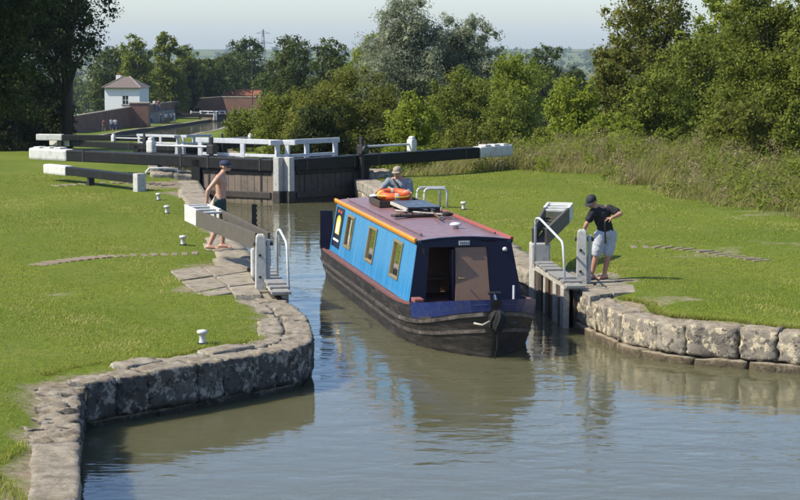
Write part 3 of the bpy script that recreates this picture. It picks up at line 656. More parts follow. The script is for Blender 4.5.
# ------------------------------------------------------------------ bollards, ladder rail
bp = MB().lathe([(.0, -.08), (.085, -.08), (.075, .02), (.062, .05), (.058, .17), (.075, .185), (.10, .20), (.105, .225), (.095, .25), (.05, .262), (0, .265)], n=18).mesh('bollard', 0, True)
bp.materials.append(M['bollard_paint'])
bring = MB().lathe([(.06, .0), (.1, .0), (.1, .03), (.06, .03)], n=18).mesh('base_ring'); bring.materials.append(M['dark_iron'])
for px, py, lab in ((202.5, 343, 'white mooring bollard on the near left lawn above the curved wall'), (183, 244.5, 'white bollard left of the shirtless man, nearest him'), (167, 214.5, 'white bollard between two others in the row on the left lawn'),
                    (158.5, 198, 'white bollard in the left lawn nearest the worn earth by the far gate'), (105, 169, 'tiny white bollard in the grass between the long and the low beams'), (463.5, 210.5, 'lone white bollard on the right lawn behind the boat')):
    c = at(px, py, .62); t = thing('mooring_bollard', lab, 'bollard', (c.x, c.y, H(c.x, c.y)), 0, 'white mooring bollards'); t.scale = (.74, .74, .76)
    for nm, me in (('bollard', bp), ('base_ring', bring)):
        o = bpy.data.objects.new(nm, me); COL.objects.link(o); o.parent = t
c = at(432, 209, .62); t = thing('ladder_rail', 'pale metal hoop handrails of the lock ladder on the right bank behind the boat', 'handrail', (c.x, c.y, .58), 0)
for x, y in ((-.38, .12), (-.20, -.06)):
    bent([(x, y, 0), (x, y, .56), (x + .58, y + .02, .56), (x + .58, y + .02, 0)], .03).build('hoop', 'galvanised', t, 0, True)
MB().box((0, .03, .595), (.66, .10, .03)).build('top_plate', 'galvanised', t, .006)

# ------------------------------------------------------------------ the narrowboat
BD = Vector((-.193, .981)); BR = Vector((.981, .193)); BO = Vector((1.46, 28.06))
boat = thing('narrowboat', 'blue narrowboat with plum roof and black hull leaving the lock', 'boat', (BO.x, BO.y, 0), math.atan2(BR.y, BR.x))
# local frame: x = to the right of the picture (v), y = from bow to stern (u)
U = [0, .06, .18, .35, .6, .95, 1.35, 1.8, 2.4, 3.2, 4.5, 6, 7.5, 9, 10.3, 10.9, 11.35, 11.7, 11.95, 12.05]
gb = lambda u: float(np.interp(u, [0, .06, .18, .35, .6, .95, 1.35, 1.8, 2.4, 10.6, 11.1, 11.5, 11.8, 11.95, 12.05], [.04, .17, .36, .53, .70, .86, .96, 1.02, 1.045, 1.045, 1.0, .84, .56, .34, .12]))
wb = lambda u: float(np.interp(u, [0, .18, .6, 1.0, 1.5, 2.2, 3, 10, 11.2, 12.05], [.02, .12, .40, .62, .83, .98, 1.03, 1.03, .8, .1]))
gz = lambda u: float(np.interp(u, [0, .35, .8, 1.3, 2.0, 3, 10, 12], [.92, .87, .79, .72, .64, .60, .60, .64]))
sz = lambda u: float(np.interp(u, [0, .35, .8, 1.3, 2.0, 3, 10, 12], [.70, .62, .50, .42, .36, .33, .33, .38]))
rake = lambda u, f: max(0, 1 - u / 1.6) * .30 * f
def sect(u, off=0.0):
    """half section from gunwale down"""
    g_, w_, zg, zs = gb(u), wb(u), gz(u), sz(u); L = lambda f: w_ + (g_ - w_) * f
    return [(g_ + off, u, zg), (L(.93) + off, u + rake(u, .12), (zg + zs) / 2), (L(.86) + off, u + rake(u, .22), zs), (L(.55) + off, u + rake(u, .5), zs * .45), (L(.28) + off, u + rake(u, .75), .02), (L(0) + off, u + rake(u, 1), -.45)]
def hull():
    mb = MB()
    rings = []
    for u in U:
        s_ = sect(u); rings.append([(-x, y, z) for x, y, z in s_] + [(x, y, z) for x, y, z in s_[::-1]])
    mb.loft(rings, True, False); return mb.build('hull', 'hull_black', boat, 0, True)
hull_o = hull()
def strip(name, mat, u0, u1, zf0, zf1, off, parent=boat, sides=(-1, 1)):
    for sg in sides:
        mb = MB(); rings = []
        us = [u for u in U if u0 < u < u1]; us = [u0] + us + [u1]
        for u in us:
            s_ = sect(u); a, b = Vector(s_[0]), Vector(s_[2])      # between gunwale and strake
            p, q = a.lerp(b, zf0), a.lerp(b, zf1)
            rings.append([(sg * (p.x + off), p.y, p.z), (sg * (q.x + off), q.y, q.z), (sg * (q.x - .03), q.y, q.z), (sg * (p.x - .03), p.y, p.z)])
        mb.loft(rings); mb.build(name, mat, parent)
strip('bow_panel', 'bow_blue', .02, 1.62, -.02, .80, .006, hull_o)
strip('gunwale_strip', 'gunwale_red', 1.64, 11.2, -.06, .10, .012, hull_o)
for zf, o_, nm in ((.88, .03, 'rubbing_strake'), (1.62, .012, 'lower_strake')):
    for sg in (-1, 1):
        mb = MB(); rings = []
        for u in U[1:-1]:
            s_ = sect(u); a = Vector(s_[0]); b = Vector(s_[2]); c_ = Vector(s_[3])
            p = a.lerp(b, zf) if zf <= 1 else b.lerp(c_, zf - 1); q = p - Vector((.01, 0, .055))
            rings.append([(sg * (p.x + o_), p.y, p.z), (sg * (q.x + o_), q.y, q.z), (sg * (q.x - .04), q.y, q.z), (sg * (p.x - .04), p.y, p.z)])
        mb.loft(rings); mb.build(nm, 'strake', hull_o)
# decks
def deck(name, mat, u0, u1, dz, inset_):
    us = [u0] + [u for u in U if u0 < u < u1] + [u1]; a = [(-gb(u) + inset_, u, gz(u) + dz) for u in us]; b = [(gb(u) - inset_, u, gz(u) + dz) for u in us]
    mb = MB(); mb.loft([[p, q, (q[0], q[1], q[2] - .03), (p[0], p[1], p[2] - .03)] for p, q in zip(a, b) if q[0] > p[0] + .01]); return mb.build(name, mat, boat)
deck('foredeck', 'bow_blue', .06, .9, -.05, .03); deck('well_deck', 'dark_wood', .902, 2.3, -.22, .02)
deck('side_deck', 'gunwale_red', 2.05, 10.35, -.012, .01); deck('stern_deck', 'dark_iron', 10.352, 11.98, -.14, .02)
# cabin shell: (u, z) wall planes with tumblehome
CF, CB = 2.02, 10.25; ZB, ZT = .60, 1.60
cv = lambda z: .93 - (z - ZB) / (ZT - ZB) * .17           # half width at height z
cf = lambda z: CF + (z - ZB) / (ZT - ZB) * .14            # raked front
WIN = [(3.25, .74), (5.62, .74), (7.98, .74)]; WZ = (.84, 1.45)
def side_wall(sg, wins):
    us = sorted(set([CF + .2, CB] + [x for u, w_ in wins for x in (u, u + w_)])); zs = [ZB, WZ[0], WZ[1], ZT]
    mb = MB()
    for th in (0, -.035):
        for i in range(len(us) - 1):
            for j in range(3):
                if j == 1 and any(abs(us[i] - u) < 1e-6 for u, w_ in wins): continue
                q = [(sg * (cv(z) + th), u if not (i == 0 and u == us[0]) else cf(z), z) for u, z in ((us[i], zs[j]), (us[i + 1], zs[j]), (us[i + 1], zs[j + 1]), (us[i], zs[j + 1]))]
                mb.add(q, [(0, 1, 2, 3)])
    return mb.build('cabin_side', 'boat_blue', boat)
csL = side_wall(-1, WIN); csR = side_wall(1, WIN)
def window(sg, u, w_):
    z0, z1 = WZ; th = .03
    def pt(uu, z, o_): return (sg * (cv(z) + o_), uu, z)
    mb = MB(); fw = .034
    def bar(ua, ub, za, zb):
        mb.add([pt(a, z, o_) for o_ in (-.03, .022) for a, z in ((ua, za), (ub, za), (ub, zb), (ua, zb))], [(0, 1, 2, 3), (7, 6, 5, 4), (0, 4, 5, 1), (1, 5, 6, 2), (2, 6, 7, 3), (3, 7, 4, 0)])
    bar(u - .01, u + fw, z0 - .01, z1 + .01); bar(u + w_ - fw, u + w_ + .01, z0 - .01, z1 + .01); bar(u + fw + .001, u + w_ - fw - .001, z0 - .01, z0 + fw); bar(u + fw + .001, u + w_ - fw - .001, z1 - fw, z1 + .01)
    f = mb.build('window_frame', 'brass', boat, .008)
    MB().add([pt(a, z, -.012) for a, z in ((u + fw, z0 + fw), (u + w_ - fw, z0 + fw), (u + w_ - fw, z1 - fw), (u + fw, z1 - fw))], [(0, 1, 2, 3)]).build('pane', 'window_glass', f)
    # curtains hanging inside, gathered at the sides
    for side_ in (0, 1):
        rings = []
        for j, z in enumerate(np.linspace(z0 - .02, z1 + .02, 7)):
            row = []; wdt = .30 - .10 * math.sin(j / 6 * math.pi) 
            for i in range(15):
                a = (u + i / 14 * wdt) if side_ == 0 else (u + w_ - i / 14 * wdt)
                row.append((sg * (cv(z) - .060 + .016 * math.sin(i * 1.9 + side_)), a, z))
            rings.append(row)
        MB().loft(rings, False, False).build('curtain', 'cream_cloth', f, 0, True)
for sg in (-1, 1):
    for u, w_ in WIN: window(sg, u, w_)
# roof with camber, overhanging handrails
rings = []
for u in (CF + .20, 4, 6, 8, CB + .05):
    row = []
    for i in range(13):
        x = -.80 + i / 12 * 1.6; row.append((x, u, ZT + .055 * (1 - (x / .8) ** 2)))
    rings.append(row + [(x, y, z - .03) for x, y, z in row[::-1]])
roof = MB().loft(rings).build('roof', 'roof_plum', boat, 0, False)
def rail(sg, mat):
    mb = MB(); y0, y1 = CF + .17, CB + .05
    prof = [(.75, .0), (.78, .04), (.81, .043), (.825, .01), (.812, -.035), (.78, -.032)]
    mb.loft([[(sg * x, y, ZT + z) for x, z in prof] for y in (y0, (y0 + y1) / 2, y1)]); return mb.build('roof_rail', mat, boat)
rail(-1, 'rail_orange'); rail(1, 'rail_red')
for sg in (-1, 1): MB().beam((sg * .62, CF + .6, ZT + .065), (sg * .62, CB - .4, ZT + .065), .035, .03).build('grab_rail', 'rail_red' if sg > 0 else 'roof_plum', boat, .006)
# cabin front: navy panels round an opening, one wooden door shut, the other open
VL, VM, VR = -.66, -.17, .42; ZD0, ZD1 = .44, 1.50
def fpt(x, z, o_=0): return (x, cf(z) + o_, z)
def fpanel(name, mat, quad, th=.04, parent=boat, o_=0):
    mb = MB(); n = len(quad); mb.add([fpt(x, z, o_) for x, z in quad] + [fpt(x, z, o_ + th) for x, z in quad], [tuple(range(n)), tuple(range(n, 2 * n))[::-1]] + [(i, (i + 1) % n, (i + 1) % n + n, i + n) for i in range(n)])
    return mb.build(name, mat, parent)
vt = lambda v, z: v * (1 - .12 * (z - ZB))
fr = fpanel('front_panel', 'boat_navy', [(vt(VR, ZD0), ZD0), (.94, ZD0), (.94, ZB), (.775, ZT - .03), (vt(VR, ZT), ZT - .03)])
fpanel('front_panel', 'boat_navy', [(-.94, ZD0), (vt(VL, ZD0) - .02, ZD0), (vt(VL, ZT), ZT - .03), (-.775, ZT - .03), (-.94, ZB)])
fpanel('front_header', 'boat_navy', [(vt(VL, ZD1) + .001, ZD1), (vt(VR, ZD1) - .001, ZD1), (vt(VR, ZT) - .001, ZT - .03), (0, ZT + .03), (vt(VL, ZT) + .001, ZT - .03)])
hd = MB(); hd.loft([[(x, CF + .155 + dy, ZT - .03 + .06 * (1 - (x / .8) ** 2) + dz) for dy, dz in ((0, -.03), (0, .028), (.1, .028), (.1, -.03))] for x in np.linspace(-.80, .80, 13)]); hd.build('roof_brow', 'boat_navy', boat)
dr = fpanel('door', 'door_wood', [(vt(VM, ZD0), ZD0 + .01), (vt(VR, ZD0) - .012, ZD0 + .01), (vt(VR, ZD1) - .012, ZD1 - .012), (vt(VM, ZD1), ZD1 - .012)], .035, boat, .03)
MB().tube([(VM + .06, CF + .05, 1.0), (VM + .06, CF + .0, 1.0), (VM + .14, CF, 1.0)], .012, 8).build('handle', 'brass', dr)
MB().box((VM - .03, CF + .2, .96), (.03, .26, 1.0)).build('door_post', 'boat_navy', boat)
od = MB(); od.box((VL - .02, CF + .36, .97), (.03, .50, 1.02)); od.build('open_door', 'dark_wood', boat)
MB().box((0, CF + 1.6, 1.0), (1.5, .04, 1.12)).build('bulkhead', 'door_wood', boat)
MB().box((.30, CF + 5.0, 1.0), (.03, 6.4, 1.1)).build('inner_partition', 'dark_wood', boat)
MB().box((0, CF + 4.2, .45), (1.66, 7.9, .03)).build('cabin_floor', 'dark_wood', boat)
sh = MB(); sh.box((-.35, CF + 1.3, .86), (.5, .4, .05)); sh.box((-.35, CF + 1.42, .66), (.46, .03, .36)); sh.build('cupboard', 'door_wood', boat, .01)
fpanel('name_plate', 'galvanised', [(-.10, ZT - .075), (.08, ZT - .075), (.08, ZT - .005), (-.10, ZT - .005)], .012, boat, -.016)
npl = MB()
for i in range(5): npl.box((-.07 + i * .032, cf(ZT - .04) - .019, ZT - .04), (.012, .006, .035))
npl.build('plate_mark', 'dark_iron', boat)
MB().lathe([(0, -.02), (.035, -.02), (.04, .02), (.02, .04), (0, .045)], (.66, cf(1.46) - .02, 1.44), 12).build('navigation_light', 'chrome', boat, 0, True)
MB().add([(-.78, CB, ZB), (.78, CB, ZB), (.72, CB + .03, ZT), (-.72, CB + .03, ZT)], [(0, 1, 2, 3)]).build('rear_bulkhead', 'boat_navy', boat)
# painted panel near the stern
def side_poly(name, mat, pts, o_, parent):
    return MB().add([(-(cv(z) + o_), u, z) for u, z in pts] + [(-(cv(z) + o_ - .006), u, z) for u, z in pts], [tuple(range(len(pts))), tuple(range(len(pts), 2 * len(pts)))[::-1]] + [(i, (i + 1) % len(pts), (i + 1) % len(pts) + len(pts), i + len(pts)) for i in range(len(pts))]).build(name, mat, parent)
sp = side_poly('painted_panel', 'boat_navy', [(9.2, .72), (10.12, .72), (10.12, 1.5), (9.2, 1.5)], .008, boat)
arc = [(9.42, .98)] + [(9.66 - .24 * math.cos(a), 1.22 + .13 * math.sin(a)) for a in np.linspace(0, math.pi, 9)] + [(9.9, .98)]
side_poly('painted_arch', 'tape_yellow', arc, .013, sp)
side_poly('painted_figure', 'cream_cloth', [(9.52, 1.0), (9.8, 1.0), (9.78, 1.16), (9.66, 1.28), (9.54, 1.16)], .018, sp)
side_poly('painted_band', 'cream_cloth', [(9.34, .84), (9.98, .84), (9.98, .88), (9.34, .88)], .013, sp)
for u in (9.52, 9.8): side_poly('painted_flower', 'life_orange', [(u + .06 * math.cos(a), 1.42 + .03 * math.sin(a)) for a in np.linspace(0, 2 * math.pi, 9)[:-1]], .013, sp)
# open steel stern door, tiller, rails
MB().box((-.97, CB + .12, 1.0), (.26, .05, .78), R(-20)).build('stern_door', 'boat_navy', boat, .01)
MB().tube([(-1.0, 10.95, .62), (-1.0, 10.95, .76), (-1.0, 11.05, .80)], .03, 8).build('mooring_stud', 'dark_iron', boat, 0, True)
MB().tube([(0, 11.7, .5), (0, 11.7, 1.05), (.05, 11.4, 1.2), (.2, 10.8, 1.22)], .022, 8).build('tiller', 'brass', boat, 0, True)
# bow fittings
ff = MB()
ff.lathe([(0, -.16), (.06, -.15), (.10, -.10), (.12, 0), (.10, .10), (.06, .15), (0, .16)], (0, -.03, .60), 18); ff.build('bow_fender', 'rope', boat, 0, True)
for i in range(6):
    a0 = i * math.pi / 3; MB().tube([(.125 * math.cos(a0 + t * .9) * math.sin(math.acos(max(-1, min(1, (t - .5) * 1.9)))), -.03 + .125 * math.sin(a0 + t * .9) * math.sin(math.acos(max(-1, min(1, (t - .5) * 1.9)))), .60 + .16 * (t - .5) * 1.9) for t in np.linspace(.02, .98, 12)], .02, 6).build('fender_strand', 'rope', boat, 0, True)
for sg in (-1, 1): MB().tube([(sg * .10, .0, .60), (sg * .22, .02, .54), (sg * .33, .10, .56)], .016, 6).build('fender_chain', 'rope_pale' if sg < 0 else 'dark_iron', boat, 0, True)
MB().tube([(.0, -.05, .42), (.005, -.02, .2), (0, .18, -.05)], .012, 6).build('stem_line', 'rope', boat)
MB().tube([(0, .16, .82), (0, .16, 1.02)], .028, 8).build('t_stud', 'dark_iron', boat); MB().tube([(-.1, .16, 1.0), (.1, .16, 1.0)], .022, 8).build('t_stud_bar', 'dark_iron', boat)
MB().tube([(.0, .14, .98), (.04, .08, .80), (.07, .03, .68), (.0, -.02, .66)], .016, 6).build('bow_rope', 'cloth_blue', boat, 0, True)
MB().tube([(.52, 1.0, .78), (.52, 1.0, 1.0)], .018, 8).build('bow_stud', 'chrome', boat)
MB().box((-.86, 1.75, gz(1.75) + .035), (.16, .28, .07)).build('red_cushion', 'cloth_red', boat, .02)
# mushroom vents on the roof
for u, x in ((3.6, .18), (9.75, -.1)):
    MB().lathe([(.05, -.01), (.05, .05), (.10, .055), (.105, .075), (.07, .10), (0, .11)], (x, u, ZT + .05), 16).build('mushroom_vent', 'chrome', boat, 0, True)
# things on the roof (they lie on it: top level)
def bw(v, u, z): q = BO + BR * v + BD * u; return (q.x, q.y, z)
BA = math.atan2(BR.y, BR.x); RZ = ZT + .062
t = thing('roof_tray', 'dark shallow tray on the boat roof under the orange lifebuoy', 'tray', bw(.06, 8.35, RZ), BA)
for x in (-.4, .4): MB().box((x, 0, .06), (.03, 1.15, .12)).build('tray_side', 'dark_wood', t, .005)
for y in (-.56, .56): MB().box((0, y, .06), (.765, .03, .12)).build('tray_end', 'dark_wood', t, .005)
MB().box((0, 0, .015), (.765, 1.085, .02)).build('tray_base', 'dark_wood', t)
def torus(Rm, r, n=36, k_=12, a0=0, a1=2 * math.pi, sq=1.0):
    return [[Vector(((Rm + r * math.cos(q * 2 * math.pi / k_)) * math.cos(a), (Rm + r * math.cos(q * 2 * math.pi / k_)) * math.sin(a), r * math.sin(q * 2 * math.pi / k_) * sq)) for q in range(k_)] for a in np.linspace(a0, a1, n)]
t = thing('lifebuoy', 'orange lifebuoy with pale bands and yellow rope lying on the boat roof', 'lifebuoy', bw(.04, 8.35, RZ + .19), BA)
t.rotation_euler = (R(7), 0, BA)
MB().loft(torus(.25, .08), False).build('ring', 'life_orange', t, 0, True)
for i in range(4): MB().loft(torus(.25, .083, 5, 12, i * math.pi / 2 - .14, i * math.pi / 2 + .14)).build('band', 'tape_yellow' if i == 2 else 'rope_pale', t, 0, True)
MB().tube([((.335 + .03 * math.sin(4 * a)) * math.cos(a), (.335 + .03 * math.sin(4 * a)) * math.sin(a), .02) for a in np.linspace(0, 2 * math.pi, 41)], .011, 6).build('grab_rope', 'tape_yellow', t, 0, True)
t = thing('roof_panel', 'dark flat panel on a pale frame lying on the boat roof', 'panel', bw(.12, 6.9, RZ), BA)
pm = MB(); pm.box((.05, 0, .12), (.62, 1.5, .035), 0); pm.build('panel', 'slate_panel', t, .006)
for x in (-.27, .37): MB().box((x, 0, .09), (.035, 1.56, .06)).build('frame_side', 'timber_pale', t, .006)
for y in (-.7, .7): MB().box((.05, y, .035), (.6, .06, .075)).build('frame_foot', 'dark_wood', t, .005)
t = thing('gangplank', 'narrow brown plank lying across the boat roof before the dark panel', 'plank', bw(.05, 5.75, RZ), BA + R(12))
MB().box((0, 0, .03), (1.15, .2, .045)).build('board', 'dark_wood', t, .008)
for i in range(5): MB().box((-.46 + i * .23, 0, .062), (.03, .18, .018)).build('batten', 'timber_brown', t, .003)
t = thing('boat_pole', 'long pole with an iron hook lying on the boat roof', 'boat pole', bw(.36, 6.6, RZ + .03), BA + R(-6))
MB().tube([(0, -1.9, 0.02), (0, 1.3, 0.02)], .022, 8).build('shaft', 'timber_brown', t, 0, True); MB().tube([(0, -1.9, .02), (0, -2.05, .02), (.05, -2.08, .03), (.07, -2.0, .03)], .012, 6).build('hook', 'dark_iron', t, 0, True)
t = thing('mop', 'mop with a dark head lying on the boat roof beside the plank', 'mop', bw(.40, 5.55, RZ + .02), BA + R(35))
MB().tube([(0, 0, .03), (0, 1.2, .03)], .014, 8).build('shaft', 'timber_pale', t); MB().lathe([(0, -.03), (.07, -.025), (.09, .02), (.05, .05), (0, .06)], (0, -.08, .03), 10).build('mop_head', 'rope', t, 0, True)

# ------------------------------------------------------------------ people
def remesh(bm, name, vox, sm=4):
    me = bpy.data.meshes.new(name + '_src'); bm.to_mesh(me); bm.free(); o = bpy.data.objects.new('tmp', me); COL.objects.link(o)
    md = o.modifiers.new('r', 'REMESH'); md.mode = 'VOXEL'; md.voxel_size = vox; md.adaptivity = 0
    dg = bpy.context.evaluated_depsgraph_get(); dg.update(); out = bpy.data.meshes.new_from_object(o.evaluated_get(dg)); out.name = name
    bpy.data.objects.remove(o); bpy.data.meshes.remove(me)
    b = bmesh.new(); b.from_mesh(out)
    for _ in range(sm): bmesh.ops.smooth_vert(b, verts=b.verts, factor=.5, use_axis_x=True, use_axis_y=True, use_axis_z=True)
    b.to_mesh(out); b.free(); out.shade_smooth(); return out
def bone(bm, a, b, ra, rb, flat=None):
    """tapered capsule; flat = (axis vector, factor) squeezes it along that axis"""
    a, b = Vector(a), Vector(b); d = b - a; L = d.length; q = d.to_track_quat('Z', 'Y').to_matrix().to_4x4() if L > 1e-5 else Matrix.Identity(4)
    n0 = len(bm.verts)
    if L > 1e-5: bmesh.ops.create_cone(bm, cap_ends=True, segments=14, radius1=ra, radius2=rb, depth=L, matrix=Matrix.Translation((a + b) / 2) @ q)
    for c, r_ in ((a, ra), (b, rb)): bmesh.ops.create_icosphere(bm, subdivisions=2, radius=r_ * 1.005, matrix=Matrix.Translation(c))
    bm.verts.ensure_lookup_table(); new = bm.verts[n0:] if flat else []
    if flat:
        ax = Vector(flat[0]).normalized(); m = (a + b) / 2
        for v in new: w_ = v.co - m; v.co = v.co - ax * (w_.dot(ax) * (1 - flat[1]))
def ell(bm, c, r_, rot=None):
    m = Matrix.Translation(c) @ (rot.to_4x4() if rot else Matrix.Identity(4)) @ Matrix.Diagonal((*r_, 1)); bmesh.ops.create_icosphere(bm, subdivisions=3, radius=1, matrix=m)
def hand(bm, wr_, dirv, palm_n, thumb, curl=.5, s=1.0):
    """palm and five fingers; dirv along the hand, palm_n out of the palm, thumb the side where the thumb leaves"""
    d = Vector(dirv).normalized(); n_ = Vector(palm_n); n_ = (n_ - d * n_.dot(d)).normalized(); sd_ = d.cross(n_); 
    if sd_.dot(Vector(thumb)) < 0: sd_ = -sd_
    w0 = Vector(wr_)
    for k_ in (-1, -.33, .33, 1): bone(bm, w0 + sd_ * k_ * .016 * s, w0 + d * .085 * s + sd_ * k_ * .029 * s, .017 * s, .0135 * s)
    for i, (off, l_) in enumerate(((.031, .070), (.0105, .08), (-.0105, .074), (-.031, .058))):
        p = w0 + d * .085 * s + sd_ * off * s; dd = d.copy()
        for j, fr_ in enumerate((.45, .32, .25)):
            ang = curl * (.5 + .35 * j); dd = (dd * math.cos(ang) + n_ * math.sin(ang)).normalized(); q = p + dd * l_ * fr_ * s
            bone(bm, p, q, (.0095 - .0009 * j) * s, (.0090 - .0009 * j) * s); p = q
    p = w0 + d * .022 * s + sd_ * .026 * s; dd = (d * .62 + sd_ * .75 + n_ * .3 * curl).normalized()
    for j, l_ in enumerate((.045, .032, .024)):
        q = p + dd * l_ * s; bone(bm, p, q, (.0125 - .001 * j) * s, (.0115 - .001 * j) * s); p = q; dd = (dd + d * .35 + n_ * .35 * curl).normalized()
def foot(bm, ank, dirv, s=1):
    d = Vector((dirv[0], dirv[1], 0)).normalized(); a = Vector(ank); g_ = a.z - .035 * s
    h_ = Vector((a.x, a.y, a.z - g_ + .0))
    base = Vector((a.x, a.y, 0))
    bone(bm, base - d * .05 * s + Vector((0, 0, .038 * s)), base + d * .07 * s + Vector((0, 0, .04 * s)), .038 * s, .04 * s)
    bone(bm, base + d * .05 * s + Vector((0, 0, .036 * s)), base + d * .15 * s + Vector((0, 0, .024 * s)), .042 * s, .026 * s)
    bone(bm, a, base + d * .03 * s + Vector((0, 0, .05 * s)), .036 * s, .042 * s)
    sd_ = Vector((-d.y, d.x, 0))
    for i in range(5): bone(bm, base + d * (.14) * s + sd_ * (i - 2) * .016 * s + Vector((0, 0, .02 * s)), base + d * (.19 - .006 * abs(i - 1)) * s + sd_ * (i - 2) * .018 * s + Vector((0, 0, .012 * s)), .013 * s, .010 * s)
def head(bm, c, face, up, s=1):
    """skull, jaw, nose, ears, lips"""
    f = Vector(face).normalized(); u = Vector(up); u = (u - f * u.dot(f)).normalized(); sx = f.cross(u); rot = Matrix((sx, f, u)).transposed(); c = Vector(c)
    L = lambda x, y, z: c + rot @ Vector((x, y, z)) * s
    ell(bm, L(0, -.012, .025), (.076 * s, .094 * s, .092 * s), rot); ell(bm, L(0, .018, -.045), (.060 * s, .070 * s, .068 * s), rot); ell(bm, L(0, .055, -.085), (.030 * s, .026 * s, .022 * s), rot)
    bone(bm, L(0, .080, .012), L(0, .106, -.028), .010 * s, .016 * s); ell(bm, L(0, .083, -.060), (.026 * s, .012 * s, .011 * s), rot); ell(bm, L(0, .075, .022), (.052 * s, .016 * s, .014 * s), rot)
    for sg in (-1, 1): ell(bm, L(sg * .079, -.008, -.005), (.010 * s, .022 * s, .032 * s), rot)
    return L, rot
def tri(me, cls):
    pass
def person(name, label, loc, J, skin='skin', parts=(), vox=.009, s=1.0, face=(1, 0, 0), up=(0, 0, 1), hands=None, feetdir=(1, 0, 0), barefoot=True, feet=None):
    """J: joints in metres from the spot between the feet"""
    t = thing(name, label, 'person', loc); bm = bmesh.new(); V_ = {k_: Vector(v) for k_, v in J.items()}
    bone(bm, V_['pelvis'], V_['waist'], .125 * s, .115 * s, ((V_['sr'] - V_['sl']).cross(V_['waist'] - V_['pelvis']), .82)); bone(bm, V_['waist'], V_['chest'], .115 * s, .140 * s, ((V_['sr'] - V_['sl']).cross(V_['chest'] - V_['waist']), .80))
    for a in 'lr':
        bone(bm, V_['pelvis'], V_['h' + a], .12 * s, .10 * s); bone(bm, V_['h' + a], V_['k' + a], .088 * s, .058 * s); bone(bm, V_['k' + a], V_['k' + a].lerp(V_['a' + a], .35), .056 * s, .057 * s); bone(bm, V_['k' + a].lerp(V_['a' + a], .35), V_['a' + a], .057 * s, .036 * s)
        bone(bm, V_['chest'], V_['s' + a], .115 * s, .062 * s); bone(bm, V_['s' + a], V_['e' + a], .053 * s, .040 * s); bone(bm, V_['e' + a], V_['e' + a].lerp(V_['w' + a], .3), .041 * s, .042 * s); bone(bm, V_['e' + a].lerp(V_['w' + a], .3), V_['w' + a], .042 * s, .026 * s)
        foot(bm, V_['a' + a], (feet or {}).get(a, feetdir), s)
        if hands: hand(bm, V_['w' + a], *hands[a], s=s)
        bone(bm, V_['neck'], V_['s' + a].lerp(V_['neck'], .35), .058 * s, .055 * s)
    bone(bm, V_['chest'], V_['neck'], .12 * s, .060 * s); bone(bm, V_['neck'], V_['head'] - Vector((0, 0, .03 * s)), .056 * s, .055 * s)
    Lh, rot = head(bm, V_['head'], face, up, s)
    body = link('body', remesh(bm, 'body', vox, 3), skin, t)
    return t, V_, Lh, rot
def garment(t, name, mat, bones, vox=.012, sm=5):
    bm = bmesh.new()
    for b in bones: bone(bm, *b)
    me = remesh(bm, name, vox, sm); n_ = len(me.vertices); co = np.empty(n_ * 3, np.float32); me.vertices.foreach_get('co', co); no = np.empty(n_ * 3, np.float32); me.vertices.foreach_get('normal', no); co = co.reshape(-1, 3); no = no.reshape(-1, 3)
    if vox < .02:
        dsp = np.array([noise.noise(Vector((c[0] * 9, c[1] * 9, c[2] * 16 + c[0] * 8))) * .011 + noise.noise(Vector(c) * 26) * .004 for c in co])
        me.vertices.foreach_set('co', (co + no * dsp[:, None]).ravel().astype(np.float32)); me.update()
    return link(name, me, mat, t)
def cut_mesh(o, co, no):
    bm = bmesh.new(); bm.from_mesh(o.data); g = bm.verts[:] + bm.edges[:] + bm.faces[:]
    bmesh.ops.bisect_plane(bm, geom=g, plane_co=co, plane_no=no, clear_outer=True); bm.to_mesh(o.data); bm.free()
def cap(t, mat, L, rot, s=1, peak=True, back=False):
    mb = MB(); rings = []
    for z, k_ in ((.032, 1.0), (.06, 1.0), (.09, .9), (.112, .68), (.124, .38), (.128, .05)):
        rings.append([L(.088 * k_ * math.cos(a), -.012 + .108 * k_ * math.sin(a), z) for a in np.linspace(0, 2 * math.pi, 25)[:-1]])
    mb.loft(rings); c = mb.build('cap', mat, t, 0, True)
    if peak:
        g = -1 if back else 1
        rg = [[L(x, -.012 + g * (.085 + yy * math.cos(x / .085 * 1.3)), .040 - .02 * (yy / .1) - .9 * x * x) for x in np.linspace(-.08, .08, 11)] for yy in (0, .05, .09)]
        pk = MB().loft(rg, False, False); pk.v += [tuple(Vector(v) + Vector((0, 0, .006))) for v in pk.v[:]]; n = len(pk.v) // 2; pk.f += [tuple(i + n for i in f[::-1]) for f in pk.f[:]]
        pk.build('cap_peak', mat, c, 0, True)
    return c
def eyes(t, L, rot, glasses=False):
    if glasses:
        mb = MB()
        for sg in (-1, 1): mb.add([L(sg * .034 + x, .092 - abs(sg * .034 + x) * .25, .012 + z) for x, z in ((-.026, -.016), (.026, -.016), (.028, .012), (-.028, .012))] + [L(sg * .034 + x, .082 - abs(sg * .034 + x) * .25, .012 + z) for x, z in ((-.026, -.016), (.026, -.016), (.028, .012), (-.028, .012))], [(0, 1, 2, 3), (7, 6, 5, 4), (0, 4, 5, 1), (1, 5, 6, 2), (2, 6, 7, 3), (3, 7, 4, 0)])
        for sg in (-1, 1): mb.tube([L(sg * .06, .08, .018), L(sg * .082, -.01, .015)], .004, 6)
        mb.build('sunglasses', 'lens_black', t)
    else:
        for sg in (-1, 1):
            bm = bmesh.new(); ell(bm, L(sg * .031, .080, .010), (.012, .008, .008), rot); me = bpy.data.meshes.new('eye'); bm.to_mesh(me); bm.free(); link('eye', me, 'hair', t)
